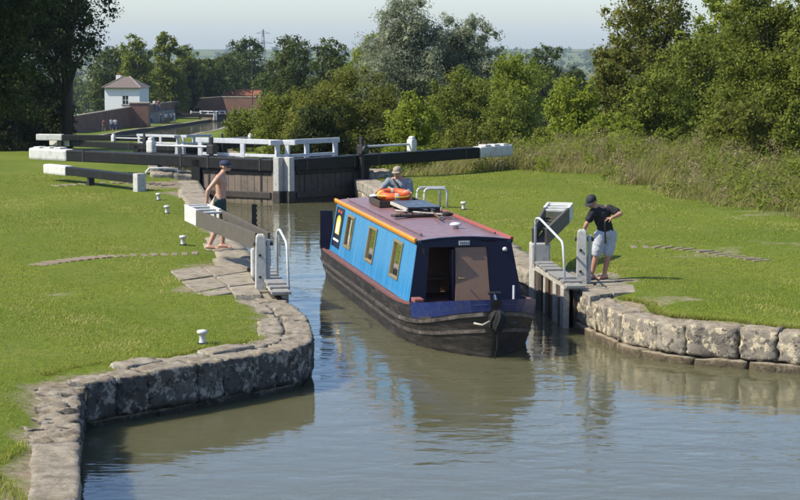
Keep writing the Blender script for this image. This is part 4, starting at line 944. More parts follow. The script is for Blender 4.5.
# --- shirtless man pushing the beam
c = at(217, 249, .62); FL = Vector((c.x, c.y, .63))
J = dict(pelvis=(.07, 0, .94), waist=(.09, 0, 1.10), chest=(.10, 0, 1.33), neck=(.13, 0, 1.52), head=(.185, 0, 1.655), sl=(.10, .19, 1.46), sr=(.06, -.19, 1.45), el=(.06, .28, 1.18), wl=(-.06, .12, .98), er=(-.15, -.24, 1.19), wr=(-.17, -.22, .97),
         hl=(.07, .10, .90), hr=(.07, -.10, .90), kl=(.13, .10, .49), kr=(.04, -.10, .49), al=(.10, .11, .08), ar=(-.14, -.10, .09))
t, V_, L_, rot_ = person('person', 'shirtless man in a navy cap and dark shorts leaning on the left gate beam', FL, J, 'skin', s=1.09, face=(1, -.25, -.1), hands={'l': ((-.3, -.5, -.5), (-.1, -.2, -1), (1, 0, 0), .5), 'r': ((-.1, .1, -1), (.3, 1, 0), (1, 0, 0), .6)}, feetdir=(1, -.2, 0))
garment(t, 'shorts', 'cloth_green', [(V_['pelvis'] + Vector((0, 0, .06)), V_['pelvis'], .134, .145, ((1, 0, 0), .92))] + [x for a in 'lr' for x in ((V_['pelvis'], V_['h' + a], .14, .118), (V_['h' + a], V_['h' + a].lerp(V_['k' + a], .72), .112, .092))])
cp = cap(t, 'cap_navy', L_, rot_)
b = bmesh.new(); ell(b, L_(0, .035, -.072), (.058, .058, .045), rot_); ell(b, L_(0, -.03, -.005), (.079, .08, .06), rot_); link('hair', remesh(b, 'hair', .01, 3), 'hair', t); eyes(t, L_, rot_, True)
# --- man in black at the right post, bent over
c = at(598, 280.5, .62); FR = Vector((c.x, c.y, .645))
J = dict(pelvis=(.13, .02, .80), waist=(.10, .0, .95), chest=(.04, -.03, 1.12), neck=(-.05, -.05, 1.27), head=(-.135, -.09, 1.365), sl=(-.11, -.12, 1.20), sr=(.19, .02, 1.24), el=(-.22, -.13, .99), wl=(-.275, -.05, .84), er=(.37, -.10, 1.16), wr=(.20, -.24, 1.10),
         hl=(.03, -.02, .77), hr=(.22, .05, .77), kl=(-.04, -.06, .43), kr=(.17, -.01, .43), al=(-.11, -.02, .08), ar=(.115, .03, .08))
t, V_, L_, rot_ = person('person', 'man in a black shirt, dark cap and pale shorts bending over the right gate post', FR, J, 'skin_tan', s=.97, face=(-.62, -.62, -.62), up=(-.3, -.3, 1), hands={'l': ((-.3, .25, -.8), (-.5, .5, -.5), (0, -1, 0), .35), 'r': ((-.9, -.25, -.1), (-.2, .2, -1), (0, -.6, .5), .8)}, feetdir=(-.75, -.6, 0))
garment(t, 'shirt', 'cloth_black', [(V_['pelvis'] + Vector((0, 0, .02)), V_['waist'], .148, .142, ((-.3, 1, 0), .9)), (V_['waist'], V_['chest'], .142, .152, ((-.3, 1, .1), .88)), (V_['chest'], V_['neck'].lerp(V_['chest'], .3), .13, .085)] +
        [x for a in 'lr' for x in ((V_['chest'], V_['s' + a], .128, .078), (V_['s' + a], V_['s' + a].lerp(V_['e' + a], .62), .076, .072))])
garment(t, 'shorts', 'shorts_pale', [(V_['pelvis'] + Vector((0, 0, .05)), V_['pelvis'], .138, .142)] + [x for a in 'lr' for x in ((V_['pelvis'], V_['h' + a], .14, .118), (V_['h' + a], V_['h' + a].lerp(V_['k' + a], .86), .115, .100))])
cap(t, 'cap_dark', L_, rot_)
b = bmesh.new(); ell(b, L_(0, -.03, .0), (.079, .08, .055), rot_); link('hair', remesh(b, 'hair', .01, 3), 'hair', t); eyes(t, L_, rot_)
for a in 'lr':
    f = Vector((-.75, -.6, 0)).normalized(); p = Vector((V_['a' + a].x, V_['a' + a].y, 0)) + f * .055
    sl = MB(); sl.prism([tuple((p + f * (.14 * math.cos(q)) + Vector((-f.y, f.x, 0)) * (.052 * math.sin(q))).xy) for q in np.linspace(0, 2 * math.pi, 17)[:-1]], -.012, .012); so_ = sl.build('sandal', 'sandal', t)
    MB().tube([p + f * .06 + Vector((-f.y, f.x, 0)) * (.052 * math.cos(q)) + Vector((0, 0, .01 + .06 * math.sin(q))) for q in np.linspace(0, math.pi, 9)], .010, 6).build('strap', 'sandal', so_)
wnd = thing('windlass', 'black windlass handle hanging from the hand of the man in black', 'windlass', FR + V_['wr'] + Vector((-.06, -.03, -.03)))
MB().tube([(-.06, -.01, .02), (.05, .01, .02)], .013, 8).build('grip', 'dark_iron', wnd); MB().tube([(-.06, -.01, .02), (-.065, -.012, -.02), (-.05, -.01, -.36)], .013, 8).build('arm', 'dark_iron', wnd, 0, True); MB().box((-.05, -.01, -.38), (.045, .045, .06)).build('socket', 'dark_iron', wnd, .006)
# --- steerer at the stern
c = bw(.62, 10.85, .54); BS = Vector(c)
J = dict(pelvis=(.06, .0, .90), waist=(.06, 0, 1.06), chest=(.03, 0, 1.28), neck=(.0, 0, 1.45), head=(-.03, -.04, 1.575), sl=(-.20, .0, 1.39), sr=(.21, .0, 1.38), el=(-.36, -.18, 1.24), wl=(-.50, -.36, 1.14), er=(.25, -.08, 1.10), wr=(.10, -.26, 1.02),
         hl=(-.04, 0, .86), hr=(.15, 0, .86), kl=(-.05, -.02, .46), kr=(.15, -.02, .46), al=(-.05, 0, .08), ar=(.15, 0, .08))
t, V_, L_, rot_ = person('person', 'man in a grey shirt, beige cap and sunglasses steering at the stern of the boat', BS, J, 'skin_tan', face=(-.4, -1, -.25), hands={'l': ((-.7, -.6, -.2), (0, 0, -1), (.5, -.5, 0), .5), 'r': ((-.6, -.6, -.2), (0, 0, -1), (-.5, -.5, 0), .5)}, feetdir=(0, -1, 0))
garment(t, 'shirt', 'cloth_grey', [(V_['pelvis'], V_['waist'], .150, .146, ((0, 1, 0), .88)), (V_['waist'], V_['chest'], .146, .155, ((0, 1, 0), .86)), (V_['chest'], V_['neck'].lerp(V_['chest'], .3), .135, .085)] +
        [x for a in 'lr' for x in ((V_['chest'], V_['s' + a], .13, .082), (V_['s' + a], V_['s' + a].lerp(V_['e' + a], .7), .078, .072))])
garment(t, 'trousers', 'cloth_khaki', [(V_['pelvis'] + Vector((0, 0, .03)), V_['pelvis'], .138, .142)] + [x for a in 'lr' for x in ((V_['pelvis'], V_['h' + a], .135, .112), (V_['h' + a], V_['k' + a], .105, .08), (V_['k' + a], V_['a' + a], .08, .06))], .014)
MB().tube([V_['sl'] + Vector((.08, -.12, .06)), V_['chest'] + Vector((-.02, -.165, -.02)), V_['waist'] + Vector((.09, -.16, 0))], .018, 6).build('strap', 'cloth_black', t, 0, True)
cap(t, 'cap_beige', L_, rot_); b = bmesh.new(); ell(b, L_(0, -.03, .0), (.079, .08, .055), rot_); link('hair', remesh(b, 'hair', .01, 3), 'hair', t); eyes(t, L_, rot_, True)
# --- small people far off
def walker(label, px, py, z, shirt, legs, ang, group, bare_legs=False, h=1.0, ztop=None, dpt=None):
    p = at(px, py, z) if dpt is None else Vector((atd(px, py, dpt).x, dpt, z)); c_, s_ = math.cos(ang), math.sin(ang)
    r_ = lambda x, y, zz: (c_ * x - s_ * y, s_ * x + c_ * y, zz * h); st = .16
    J = dict(pelvis=r_(0, 0, .94), waist=r_(.01, 0, 1.1), chest=r_(.02, 0, 1.33), neck=r_(.03, 0, 1.51), head=r_(.05, 0, 1.63), sl=r_(.02, .2, 1.45), sr=r_(.02, -.2, 1.45), el=r_(-.08, .25, 1.17), wl=r_(.06, .25, .96), er=r_(.06, -.25, 1.17), wr=r_(.2, -.22, 1.0),
             hl=r_(0, .1, .9), hr=r_(0, -.1, .9), kl=r_(st * .7, .1, .5), kr=r_(-st * .3, -.1, .5), al=r_(st, .1, .08), ar=r_(-st, -.1, .09))
    t, V_, L_, rot_ = person('person', label, (p.x, p.y, H(p.x, p.y) if ztop is None else ztop), J, 'skin', face=(c_, s_, 0), vox=.022, feetdir=(c_, s_, 0), hands={a: ((c_, s_, -1), (0, 0, -1), (-s_, c_, 0), .4) for a in 'lr'}); t['group'] = group
    garment(t, 'shirt', shirt, [(V_['pelvis'], V_['waist'], .15, .15), (V_['waist'], V_['chest'], .15, .16)] + [x for a in 'lr' for x in ((V_['chest'], V_['s' + a], .14, .085), (V_['s' + a], V_['s' + a].lerp(V_['e' + a], .7), .08, .075))], .025, 3)
    garment(t, 'trousers', legs, [x for a in 'lr' for x in ((V_['pelvis'], V_['h' + a], .145, .12), (V_['h' + a], V_['k' + a], .115, .09))] + ([] if bare_legs else [(V_['k' + a], V_['a' + a], .09, .07) for a in 'lr']), .025, 3)
    b = bmesh.new(); ell(b, L_(0, -.02, .035), (.082, .098, .09), rot_); link('hair', remesh(b, 'hair', .02, 2), 'hair', t)
G1, G2 = 'walkers on the far towpath', 'people beside the far pound'
walker('far walker in a dull red top, left of the three below the brick wall', 104, 132, -7.8, 'cloth_red', 'cloth_khaki', 2.2, G1)
walker('far walker in white, middle of the three below the brick wall', 111.5, 131, -7.8, 'cloth_white', 'cloth_blue', 2.4, G1, True)
walker('far walker in white and blue, right of the three below the brick wall', 115.5, 131, -7.8, 'cloth_white', 'cloth_blue', 1.9, G1)
walker('small far figure in pale blue, leftmost of the group by the far pound', 151.5, 123, -7.8, 'shorts_pale', 'cloth_blue', 0, G2, False, .8)
walker('far figure in black, tallest of the group by the far pound', 160.5, 124, -7.8, 'cloth_black', 'cloth_black', .4, G2)
walker('far figure in white beside the one in black by the far pound', 166, 123.5, -7.8, 'cloth_white', 'cloth_red', 1.2, G2)
walker('far figure in a white top with bare legs by the far pound', 171, 123, -7.8, 'cloth_white', 'cloth_khaki', 2.5, G2, True)
walker('far figure in grey, rightmost of the group by the far pound', 174.5, 123, -7.8, 'cloth_grey', 'cloth_white', .2, G2, True)

# ------------------------------------------------------------------ bridge, house, cottage
def wall_run(name, label, cat, pts, tops, bots, th, mat, cope=None):
    t = thing(name, label, cat, (pts[0][0], pts[0][1], bots[0])); b0 = Vector((pts[0][0], pts[0][1], bots[0])); rg = []; rc_ = []
    for i, p in enumerate(pts):
        d = (Vector(pts[min(i + 1, len(pts) - 1)]) - Vector(pts[max(i - 1, 0)])).normalized(); n_ = Vector((-d.y, d.x, 0)) * th
        a = Vector((*p, 0)) - b0 * 1; A = Vector((p[0], p[1], 0)) - Vector((b0.x, b0.y, b0.z))
        z = lambda q: Vector((0, 0, q)); base = Vector((p[0] - b0.x, p[1] - b0.y, -b0.z))
        rg.append([base + z(bots[i]), base + n_ + z(bots[i]), base + n_ + z(tops[i]), base + z(tops[i])])
        e = n_.normalized() * .08; rc_.append([base - e + z(tops[i] + .003), base + n_ + e + z(tops[i] + .003), base + n_ + e + z(tops[i] + .16), base - e + z(tops[i] + .16)])
    MB().loft(rg).build('wall', mat, t); MB().loft(rc_).build('coping', cope or 'stone_top', t, .02)
    return t
pw = [atd(px, 120, d).xy for px, d in ((70, 264), (102, 276), (131, 286))]
wall_run('brick_wall', 'long dark brick wall sloping up in front of the white house', 'wall', [tuple(p) for p in pw], [-5.5, -5.2, -4.85], [-9, -9, -9], .4, 'brick_wall')
c = atd(140, 120, 287); t = thing('brick_pier', 'broad brick pier between the brick wall and the bridge', 'pier', (c.x, c.y, H(c.x, c.y)))
MB().box((0, 0, 1.6), (2.9, 2.2, 4.0)).build('pier_body', 'brick_wall', t); MB().box((0, 0, 3.68), (3.1, 2.4, .16)).build('pier_cap', 'stone_top', t, .03)
bx = [(150, 302), (165, 322), (182, 332), (200, 338), (222, 340), (262, 338), (292, 334)]
pb = [tuple(atd(px, 110, d).xy) for px, d in bx]
tb = [-5.0, -5.3, -5.3, -5.05, -4.8, -4.8, -5.0]
br = wall_run('canal_bridge', 'low brick road bridge with pale coping beyond the far pound', 'bridge', pb, tb, [-9.3] * 7, .5, 'brick_wall')
def house():
    c = atd(127, 100, 300); zb = -9.0; t = thing('white_house', 'white two-storey cottage with hipped slate roof behind the brick wall', 'house', (c.x, c.y, zb), R(-9))
    W, D, E, Rf = 5.7, 5.2, 6.9, 1.7                                                   # width, depth, eaves over base, rise
    mb = MB(); wx, wz, ww, wh = .55, 4.95, 1.0, 1.45
    xs = [-W / 2, wx - ww / 2, wx + ww / 2, W / 2]; zs = [0, wz - wh / 2, wz + wh / 2, E]
    for i in range(3):
        for j in range(3):
            if i == 1 and j == 1: continue
            mb.add([(xs[i], -D / 2, zs[j]), (xs[i + 1], -D / 2, zs[j]), (xs[i + 1], -D / 2, zs[j + 1]), (xs[i], -D / 2, zs[j + 1])], [(0, 1, 2, 3)])
    mb.add([(W / 2, -D / 2, 0), (W / 2, D / 2, 0), (W / 2, D / 2, E), (W / 2, -D / 2, E)], [(0, 1, 2, 3)]); mb.add([(-W / 2, -D / 2, 0), (-W / 2, D / 2, 0), (-W / 2, D / 2, E), (-W / 2, -D / 2, E)], [(3, 2, 1, 0)]); mb.add([(W / 2, D / 2, 0), (-W / 2, D / 2, 0), (-W / 2, D / 2, E), (W / 2, D / 2, E)], [(0, 1, 2, 3)])
    mb.build('wall', 'house_white', t)
    w_ = MB().box((wx, -D / 2 + .14, wz), (ww + .1, .05, wh + .1)).build('window', 'dark_pane', t)
    fr_ = MB()
    for x in (-ww / 2 + .03, 0, ww / 2 - .03): fr_.box((wx + x, -D / 2 + .08, wz), (.06, .06, wh))
    for z in (-wh / 2 + .03, 0, wh / 2 - .03): fr_.box((wx, -D / 2 + .075, wz + z), (ww, .05, .06))
    fr_.build('window_frame', 'house_white', w_); MB().box((wx, -D / 2 - .05, wz - wh / 2 - .05), (ww + .3, .3, .1)).build('sill', 'stone_dark', w_)
    o_ = .35; rf = MB(); q = [(-W / 2 - o_, -D / 2 - o_, E), (W / 2 + o_, -D / 2 - o_, E), (W / 2 + o_, D / 2 + o_, E), (-W / 2 - o_, D / 2 + o_, E), (-.5, 0, E + Rf), (.5, 0, E + Rf)]
    rf.add(q, [(0, 1, 5, 4), (1, 2, 5), (2, 3, 4, 5), (3, 0, 4), (3, 2, 1, 0)]); r_ = rf.build('roof', 'slate_roof', t)
    ch = MB(); ch.box((-1.6, 1.0, E + 1.15), (.8, .6, 1.5)); c_ = ch.build('chimney', 'house_white', r_, .02)
    for x in (-1.78, -1.42): MB().lathe([(.1, 0), (.12, .05), (.09, .25), (.1, .3)], (x, 1.0, E + 1.9), 10).build('chimney_pot', 'tile_red', r_, 0, True)
    for k_ in (((-W / 2 - o_, -D / 2 - o_, E + .05), (-.5, 0, E + Rf + .06)), ((W / 2 + o_, -D / 2 - o_, E + .05), (.5, 0, E + Rf + .06))): MB().beam(*k_, .16, .1).build('ridge_tile', 'stone_top', r_)
    MB().beam((-W / 2 - o_, -D / 2 - o_ - .05, E - .05), (W / 2 + o_, -D / 2 - o_ - .05, E - .05), .12, .12).build('gutter', 'dark_iron', r_)
    MB().box((1.1, -D / 2 - .6, 2.9), (1.5, 1.2, 1.6)).build('porch', 'brick_wall', t, .02)
house()
def cottage():
    c = atd(238, 96, 350); zb = -9.5; t = thing('tiled_cottage', 'low cottage with an orange-red tiled roof beyond the bridge', 'house', (c.x, c.y, zb), R(14)); W, D, E, Rf = 8, 6, 3.2, 2.6
    MB().box((0, 0, E / 2), (W, D, E)).build('wall', 'brick_wall', t); rf = MB(); o_ = .4
    rf.add([(-W / 2 - o_, -D / 2 - o_, E), (W / 2 + o_, -D / 2 - o_, E), (W / 2 + o_, D / 2 + o_, E), (-W / 2 - o_, D / 2 + o_, E), (-W / 2 + 1.6, 0, E + Rf), (W / 2 + o_, 0, E + Rf)], [(0, 1, 5, 4), (1, 2, 5), (2, 3, 4, 5), (3, 0, 4), (3, 2, 1, 0)])
    r_ = rf.build('roof', 'tile_red', t); MB().beam((-W / 2 - o_, -D / 2 - o_, E + .05), (-W / 2 + 1.6, 0, E + Rf + .05), .3, .15).build('ridge_tile', 'stone_top', r_); MB().beam((-W / 2 + 1.6, 0, E + Rf + .04), (W / 2 + o_, 0, E + Rf + .04), .3, .12).build('ridge_tile', 'tile_red', r_)
    for x in (-2, 1.5):
        w_ = MB().box((x, -D / 2 - .02, 1.7), (1.1, .1, 1.2)).build('window', 'dark_pane', t); MB().box((x, -D / 2 - .1, 1.05), (1.3, .2, .1)).build('sill', 'stone_top', w_)
cottage()
for px, lab, sh in ((154.5, 'person in white looking over the bridge wall by the pier', 'cloth_white'), (158.5, 'person in pink looking over the bridge wall by the pier', 'cloth_red')):
    walker(lab, px, 100, -5.7, sh, 'cloth_blue', 4.4, 'people on the bridge', False, 1, -6.05, 308)
t = thing('bridge_ramp', 'earth ramp carrying the road up behind the bridge wall', 'ramp', (0, 0, 0))
rp = [Vector(p) for p in pb]; MB().loft([[(p.x, p.y + .55, -9.5), (p.x + 1, p.y + 6, -9.5), (p.x + 1, p.y + 6, tb[i] - 1.22), (p.x, p.y + .55, tb[i] - 1.22)] for i, p in enumerate(rp)]).build('road_surface', 'tarmac', t)

def telegraph(px, ytop, d):
    top = atd(px, ytop, d); z0 = H(top.x, d); h = top.z - z0; t = thing('telegraph_pole', 'thin wooden telegraph pole among the far trees by the tiled cottage', 'pole', (top.x, d, z0))
    MB().tube([(0, 0, -.2), (0, 0, h)], [.10, .07], 8).build('pole', 'bark', t); MB().box((0, 0, h - .5), (1.6, .1, .12)).build('cross_arm', 'bark', t)
    for x in (-.7, -.25, .25, .7): MB().lathe([(.05, 0), (.06, .08), (.03, .16)], (x, 0, h - .44), 8).build('insulator', 'white_paint', t)
telegraph(252, 58, 330)
def pylon(px, d, h):
    c = atd(px, 40, d); z0 = H(c.x, d); t = thing('power_pylon', 'faint lattice power pylon standing on the skyline', 'pylon', (c.x, d, z0), R(20)); mb = MB(); n = 7
    hw = lambda k_: 3.6 * (1 - k_ / n) ** 1.1 + .45
    for i in range(n):
        a, b = hw(i), hw(i + 1); za, zb_ = h * i / n, h * (i + 1) / n
        for sx, sy, tx, ty in ((-1, -1, 1, -1), (1, -1, 1, 1), (1, 1, -1, 1), (-1, 1, -1, -1)):
            mb.beam((sx * a, sy * a, za), (sx * b, sy * b, zb_), .28, .28); mb.beam((sx * a, sy * a, za), (tx * b, ty * b, zb_), .16, .16); mb.beam((tx * a, ty * a, za), (sx * b, sy * b, zb_), .16, .16)
    mb.build('tower', 'steel_pylon', t)
    for k_, w_ in ((.66, 6.5), (.80, 8), (.94, 5.5)):
        m2 = MB(); m2.beam((-w_, 0, h * k_), (w_, 0, h * k_), .3, .3); m2.beam((-w_, 0, h * k_), (0, 0, h * k_ + 1.8), .2, .2); m2.beam((w_, 0, h * k_), (0, 0, h * k_ + 1.8), .2, .2); m2.build('cross_arm', 'steel_pylon', t)
c0 = atd(263, 29, 1500); pylon(263, 1500, c0.z - H(c0.x, 1500))

# ------------------------------------------------------------------ vegetation
def leaf_cloud(centers, radii, n, leaf, rng, asp=.55, up=.35, shell=(.55, 1.08), tint_c=None, droop=0):
    """diamond leaves in shells round many small clumps"""
    C = np.asarray(centers); r_ = np.asarray(radii); p = r_ ** 2; idx = rng.choice(len(C), n, p=p / p.sum())
    d = rng.normal(size=(n, 3)); d /= np.linalg.norm(d, axis=1)[:, None]; rad = r_[idx] * rng.uniform(shell[0] ** 3, shell[1] ** 3, n) ** (1 / 3)
    P = C[idx] + d * rad[:, None] * np.array([1, 1, .8])
    N = d * .9 + rng.normal(size=(n, 3)) * .6 + np.array([0, 0, up]); N /= np.linalg.norm(N, axis=1)[:, None]
    T = rng.normal(size=(n, 3)) + np.array([0, 0, -droop]); T -= N * (T * N).sum(1)[:, None]; T /= np.linalg.norm(T, axis=1)[:, None] + 1e-9; B = np.cross(N, T)
    s = leaf * rng.uniform(.6, 1.3, n)[:, None]; bend = N * s * .12
    V = np.stack([P - T * s * .5, P + B * s * asp * .5 + bend, P + T * s * .5, P - B * s * asp * .5 + bend], 1).reshape(-1, 3)
    tint = rng.uniform(.1, .75, n) + (tint_c[idx] if tint_c is not None else 0)
    return V, tint
def crown_clumps(rng, w, h, z0, shape, nl=11, sub=13, spray=.2):
    """big lobes then clumps on their skins. shape: 'round','tall','bush','willow'"""
    C, r_, ti = [], [], []
    for i in range(nl):
        t = (i + rng.uniform(0, .9)) / nl
        zf = {'round': .12 + .80 * t, 'tall': .06 + .88 * t, 'bush': .06 + .70 * t, 'willow': .10 + .80 * t}[shape]
        prof = {'round': math.sin(math.pi * min(1, zf * .82 + .16)) ** .6, 'tall': (1 - zf) ** .55 * (.5 + .5 * min(1, zf * 5)), 'bush': (1 - zf ** 2) ** .5, 'willow': math.sin(math.pi * min(1, zf * .72 + .24)) ** .7}[shape]
        rr = w * .5 * prof; lr = max(.15 * w, min(.30 * w, rr * rng.uniform(.5, .75))); lr = min(lr, h * .26)
        a = i * 2.4 + rng.uniform(-.5, .5); off = max(0, rr - lr) * rng.uniform(.55, 1.0)
        c = np.array([math.cos(a) * off, math.sin(a) * off, z0 + h * zf]); lt = rng.uniform(-.12, .16)
        for j in range(sub):
            d = rng.normal(size=3); d /= np.linalg.norm(d); d[2] = d[2] * .9 + .1; rs = lr * rng.uniform(.26, .50)
            k_ = rng.uniform(.6, 1.05) + (spray if rng.random() < .2 else 0)
            p = c + d * lr * k_
            if p[2] < z0 + .1: p[2] = z0 + rng.uniform(.1, .4)
            p[2] = min(p[2], z0 + h - rs * .3)
            C.append(p); r_.append(rs); ti.append(lt + rng.uniform(-.15, .2))
    return np.array(C), np.array(r_), np.array(ti)
CROWNS = {}
def tree(name, label, px, w_px, ytop, d, mat, shape='round', cat='tree', leaf=None, cover=5.5, base=None, low=.0, group=None, seed=None, droop=0, asp=.62, X=None, trunk_r=None, spray=.2, nl=13, sub=14):
    s_ = FPX / d; x = (px - 400) / s_ if X is None else X; w_ = w_px / s_; zt = atd(px, ytop, d).z; z0 = H(x, d) if base is None else base; h = zt - z0
    rng = np.random.default_rng(seed if seed is not None else int(abs(px) * 13 + d * 7))
    t = thing(name, label, cat, (x, d, z0), rng.uniform(0, 6), group)
    lf_ = leaf or max(.085, 2.4 / s_)
    zl = low * h; C, r_, ti = crown_clumps(rng, w_, h - zl, zl, shape, nl, sub, spray)
    area = w_ * (h - zl) * .8; n = int(min(60000, max(2500, cover * area / (lf_ * lf_ * asp * .5) * .62)))
    V, tint = leaf_cloud(C, r_, n, lf_, rng, asp, tint_c=ti, droop=droop)
    V2, t2 = leaf_cloud(C, r_ * .7, int(n * .22), lf_ * 1.7, rng, .8, shell=(.1, .75), tint_c=ti - .1); V = np.concatenate([V, V2]); tint = np.concatenate([tint, t2]); F = np.arange(len(V)).reshape(-1, 4)
    link('crown', fast_mesh('crown', V, F, tint), mat, t)
    tr_ = trunk_r or max(.04, .02 * h + .012 * w_); mb = MB(); hp_ = h * (.72 if shape != 'bush' else .5)
    mb.tube([(0, 0, -.15), (.02 * h * rng.uniform(-1, 1), .02 * h * rng.uniform(-1, 1), hp_ * .4), (.04 * h * rng.uniform(-1, 1), .04 * h * rng.uniform(-1, 1), hp_)], [tr_ * 1.2, tr_ * .85, tr_ * .3], 8)
    to = mb.build('trunk', 'bark', t, 0, True)
    lim = MB()
    for i in rng.choice(len(C), min(9, len(C)), replace=False):
        p = C[i]; a = np.array([0, 0, max(.1 * h, p[2] * .45)]); m_ = (a + p) / 2 + np.array([0, 0, .05 * h]); lim.tube([tuple(a), tuple(m_), tuple(p)], [tr_ * .42, tr_ * .28, tr_ * .1], 5)
    lim.build('limb', 'bark', to, 0, True)
    return t
GL, GM, GRt, GF_ = 'dark trees over the towpath', 'trees beyond the closed gates', 'trees and scrub on the right bank', 'far trees behind the bridge'
# left
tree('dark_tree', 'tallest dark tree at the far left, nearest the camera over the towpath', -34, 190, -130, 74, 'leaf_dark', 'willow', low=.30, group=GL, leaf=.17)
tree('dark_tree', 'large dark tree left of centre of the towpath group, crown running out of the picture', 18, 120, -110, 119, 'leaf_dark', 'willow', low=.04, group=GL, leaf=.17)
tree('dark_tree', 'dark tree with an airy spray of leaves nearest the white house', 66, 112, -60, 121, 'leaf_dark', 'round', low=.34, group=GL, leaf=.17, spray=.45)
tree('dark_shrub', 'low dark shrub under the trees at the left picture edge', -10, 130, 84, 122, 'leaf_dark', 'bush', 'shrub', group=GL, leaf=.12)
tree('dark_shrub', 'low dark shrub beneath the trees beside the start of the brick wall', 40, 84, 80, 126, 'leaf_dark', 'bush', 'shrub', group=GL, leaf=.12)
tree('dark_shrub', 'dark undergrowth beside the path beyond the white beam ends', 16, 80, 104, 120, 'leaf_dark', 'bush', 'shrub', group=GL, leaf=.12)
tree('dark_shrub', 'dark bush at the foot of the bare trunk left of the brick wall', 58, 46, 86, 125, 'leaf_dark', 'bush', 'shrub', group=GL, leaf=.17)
# behind the house and bridge
tree('broad_tree', 'rounded pale green tree just behind the house roof', 138, 46, 34, 320, 'leaf_mid', 'round', group=GF_)
tree('tall_tree', 'tall green tree with a pointed top right of the white house', 168, 62, 33, 330, 'leaf_mid', 'tall', group=GF_)
tree('tall_tree', 'shorter dark tree tucked between the pointed tree and the round one', 190, 30, 56, 335, 'leaf_dark', 'round', group=GF_)
tree('broad_tree', 'dark green tree filling the gap right of the pointed far tree', 188, 44, 46, 345, 'leaf_mid', 'round', group=GF_)
tree('broad_tree', 'dark tree behind the house, left of its chimney', 112, 60, 48, 345, 'leaf_far', 'round', group=GF_)
tree('broad_tree', 'full green tree between the bridge trees and the pylon', 226, 48, 56, 380, 'leaf_far', 'round', group=GF_)
tree('broad_tree', 'round dark green tree above the middle of the far bridge', 210, 56, 60, 350, 'leaf_far', 'round', group=GF_)
tree('broad_tree', 'tall round tree above the red tiled cottage', 247, 58, 38, 420, 'leaf_far', 'round', group=GF_)
tree('broad_tree', 'low hedge tree at the left end of the bridge by the pier', 158, 26, 80, 340, 'leaf_light', 'bush', group=GF_)
tree('broad_tree', 'low tree behind the bridge left of the cottage roof', 200, 50, 82, 360, 'leaf_mid', 'bush', group=GF_)
tree('broad_tree', 'dark tree right behind the cottage roof', 268, 36, 66, 400, 'leaf_dark', 'bush', group=GF_)
# middle
tree('oak_tree', 'dark oak on the skyline left of the willows', 290, 76, 36, 230, 'leaf_far', 'round', group=GM)
tree('oak_tree', 'dark tree on the skyline between the oak and the willows', 332, 66, 39, 225, 'leaf_far', 'round', group=GM)
tree('lime_tree', 'bright green tree peeping out left of the tall willow', 370, 56, 30, 165, 'leaf_light', 'round', group=GM)
tree('round_bush', 'rounded dark bush just left of the white gate rail above the far pound', 240, 40, 101, 118, 'leaf_mid', 'bush', 'bush', group=GM, leaf=.14)
tree('hawthorn_bush', 'olive green bush at left of the broad thicket behind the gates', 286, 92, 82, 96, 'leaf_mid', 'bush', 'bush', group=GM)
tree('hawthorn_bush', 'broad olive thicket bush in the centre behind the gates', 346, 160, 64, 92, 'leaf_olive', 'bush', 'bush', group=GM)
tree('hawthorn_bush', 'dark low bush in the shadow under the thicket', 318, 84, 98, 86, 'leaf_dark', 'bush', 'bush', group=GM)
tree('willow_tree', 'tallest grey-green willow in the centre of the skyline', 404, 124, 0, 124, 'leaf_willow', 'willow', group=GM, asp=.34, droop=.8, leaf=.18, cover=5.5, nl=20, sub=15)
tree('willow_tree', 'grey-green willow right of the tallest one', 464, 104, 13, 126, 'leaf_willow', 'willow', group=GM, asp=.34, droop=.8, leaf=.18, cover=5.5, nl=20, sub=15)
tree('scrub_tree', 'dark green scrub below the two willows', 462, 104, 66, 108, 'leaf_mid', 'bush', 'tree', group=GM)
tree('scrub_tree', 'yellow-green tree right of the willows', 514, 80, 54, 118, 'leaf_light', 'round', group=GM)
tree('scrub_tree', 'dense green scrub under the yellow-green tree', 510, 70, 84, 104, 'leaf_mid', 'bush', group=GM)
tree('oak_tree', 'distant dark round tree on the skyline right of the willows', 545, 58, 45, 260, 'leaf_far', 'round', group=GM)
tree('oak_tree', 'lower distant tree beside the dark round skyline tree', 574, 40, 62, 240, 'leaf_far', 'round', group=GM)
tree('bright_bush', 'bright green upright bush standing alone above the boat', 412, 66, 92, 67, 'leaf_light', 'round', 'bush', group=GM, leaf=.10, cover=5)
# right
tree('ash_tree', 'light green ash bush at the left end of the right-hand trees', 574, 84, 72, 78, 'leaf_light', 'bush', group=GRt, leaf=.14)
tree('ash_tree', 'ash sapling with yellowing leaves behind the light green bush', 616, 84, 38, 82, 'leaf_autumn', 'round', group=GRt, leaf=.14)
tree('maple_tree', 'tall tree with reddish leaf tips whose top leaves the picture', 650, 128, -34, 88, 'leaf_autumn', 'round', group=GRt, leaf=.14, cover=4.2, spray=.35, low=.1)
tree('ash_tree', 'dense mid green tree right of the reddish one', 694, 120, 8, 80, 'leaf_mid', 'bush', group=GRt, leaf=.14)
tree('ash_tree', 'thick green bush in front of the reddish tree', 655, 110, 66, 73, 'leaf_mid', 'bush', group=GRt, leaf=.12)
tree('ash_tree', 'yellow-green leafy tree whose top touches the picture edge', 728, 90, -20, 84, 'leaf_light', 'round', group=GRt, leaf=.14)
tree('sallow_tree', 'large grey-green sallow at the right, its crown out of the picture', 770, 150, -26, 66, 'leaf_sallow' if 0 else 'leaf_mid', 'willow', group=GRt, leaf=.12, asp=.4)
tree('sallow_tree', 'grey-green sallow cut by the right picture edge', 838, 150, -40, 64, 'leaf_mid', 'willow', group=GRt, leaf=.12, asp=.4)
tree('sallow_tree', 'low sallow bush at the foot of the right-hand trees', 745, 100, 92, 60, 'leaf_olive', 'bush', 'bush', group=GRt, leaf=.11)
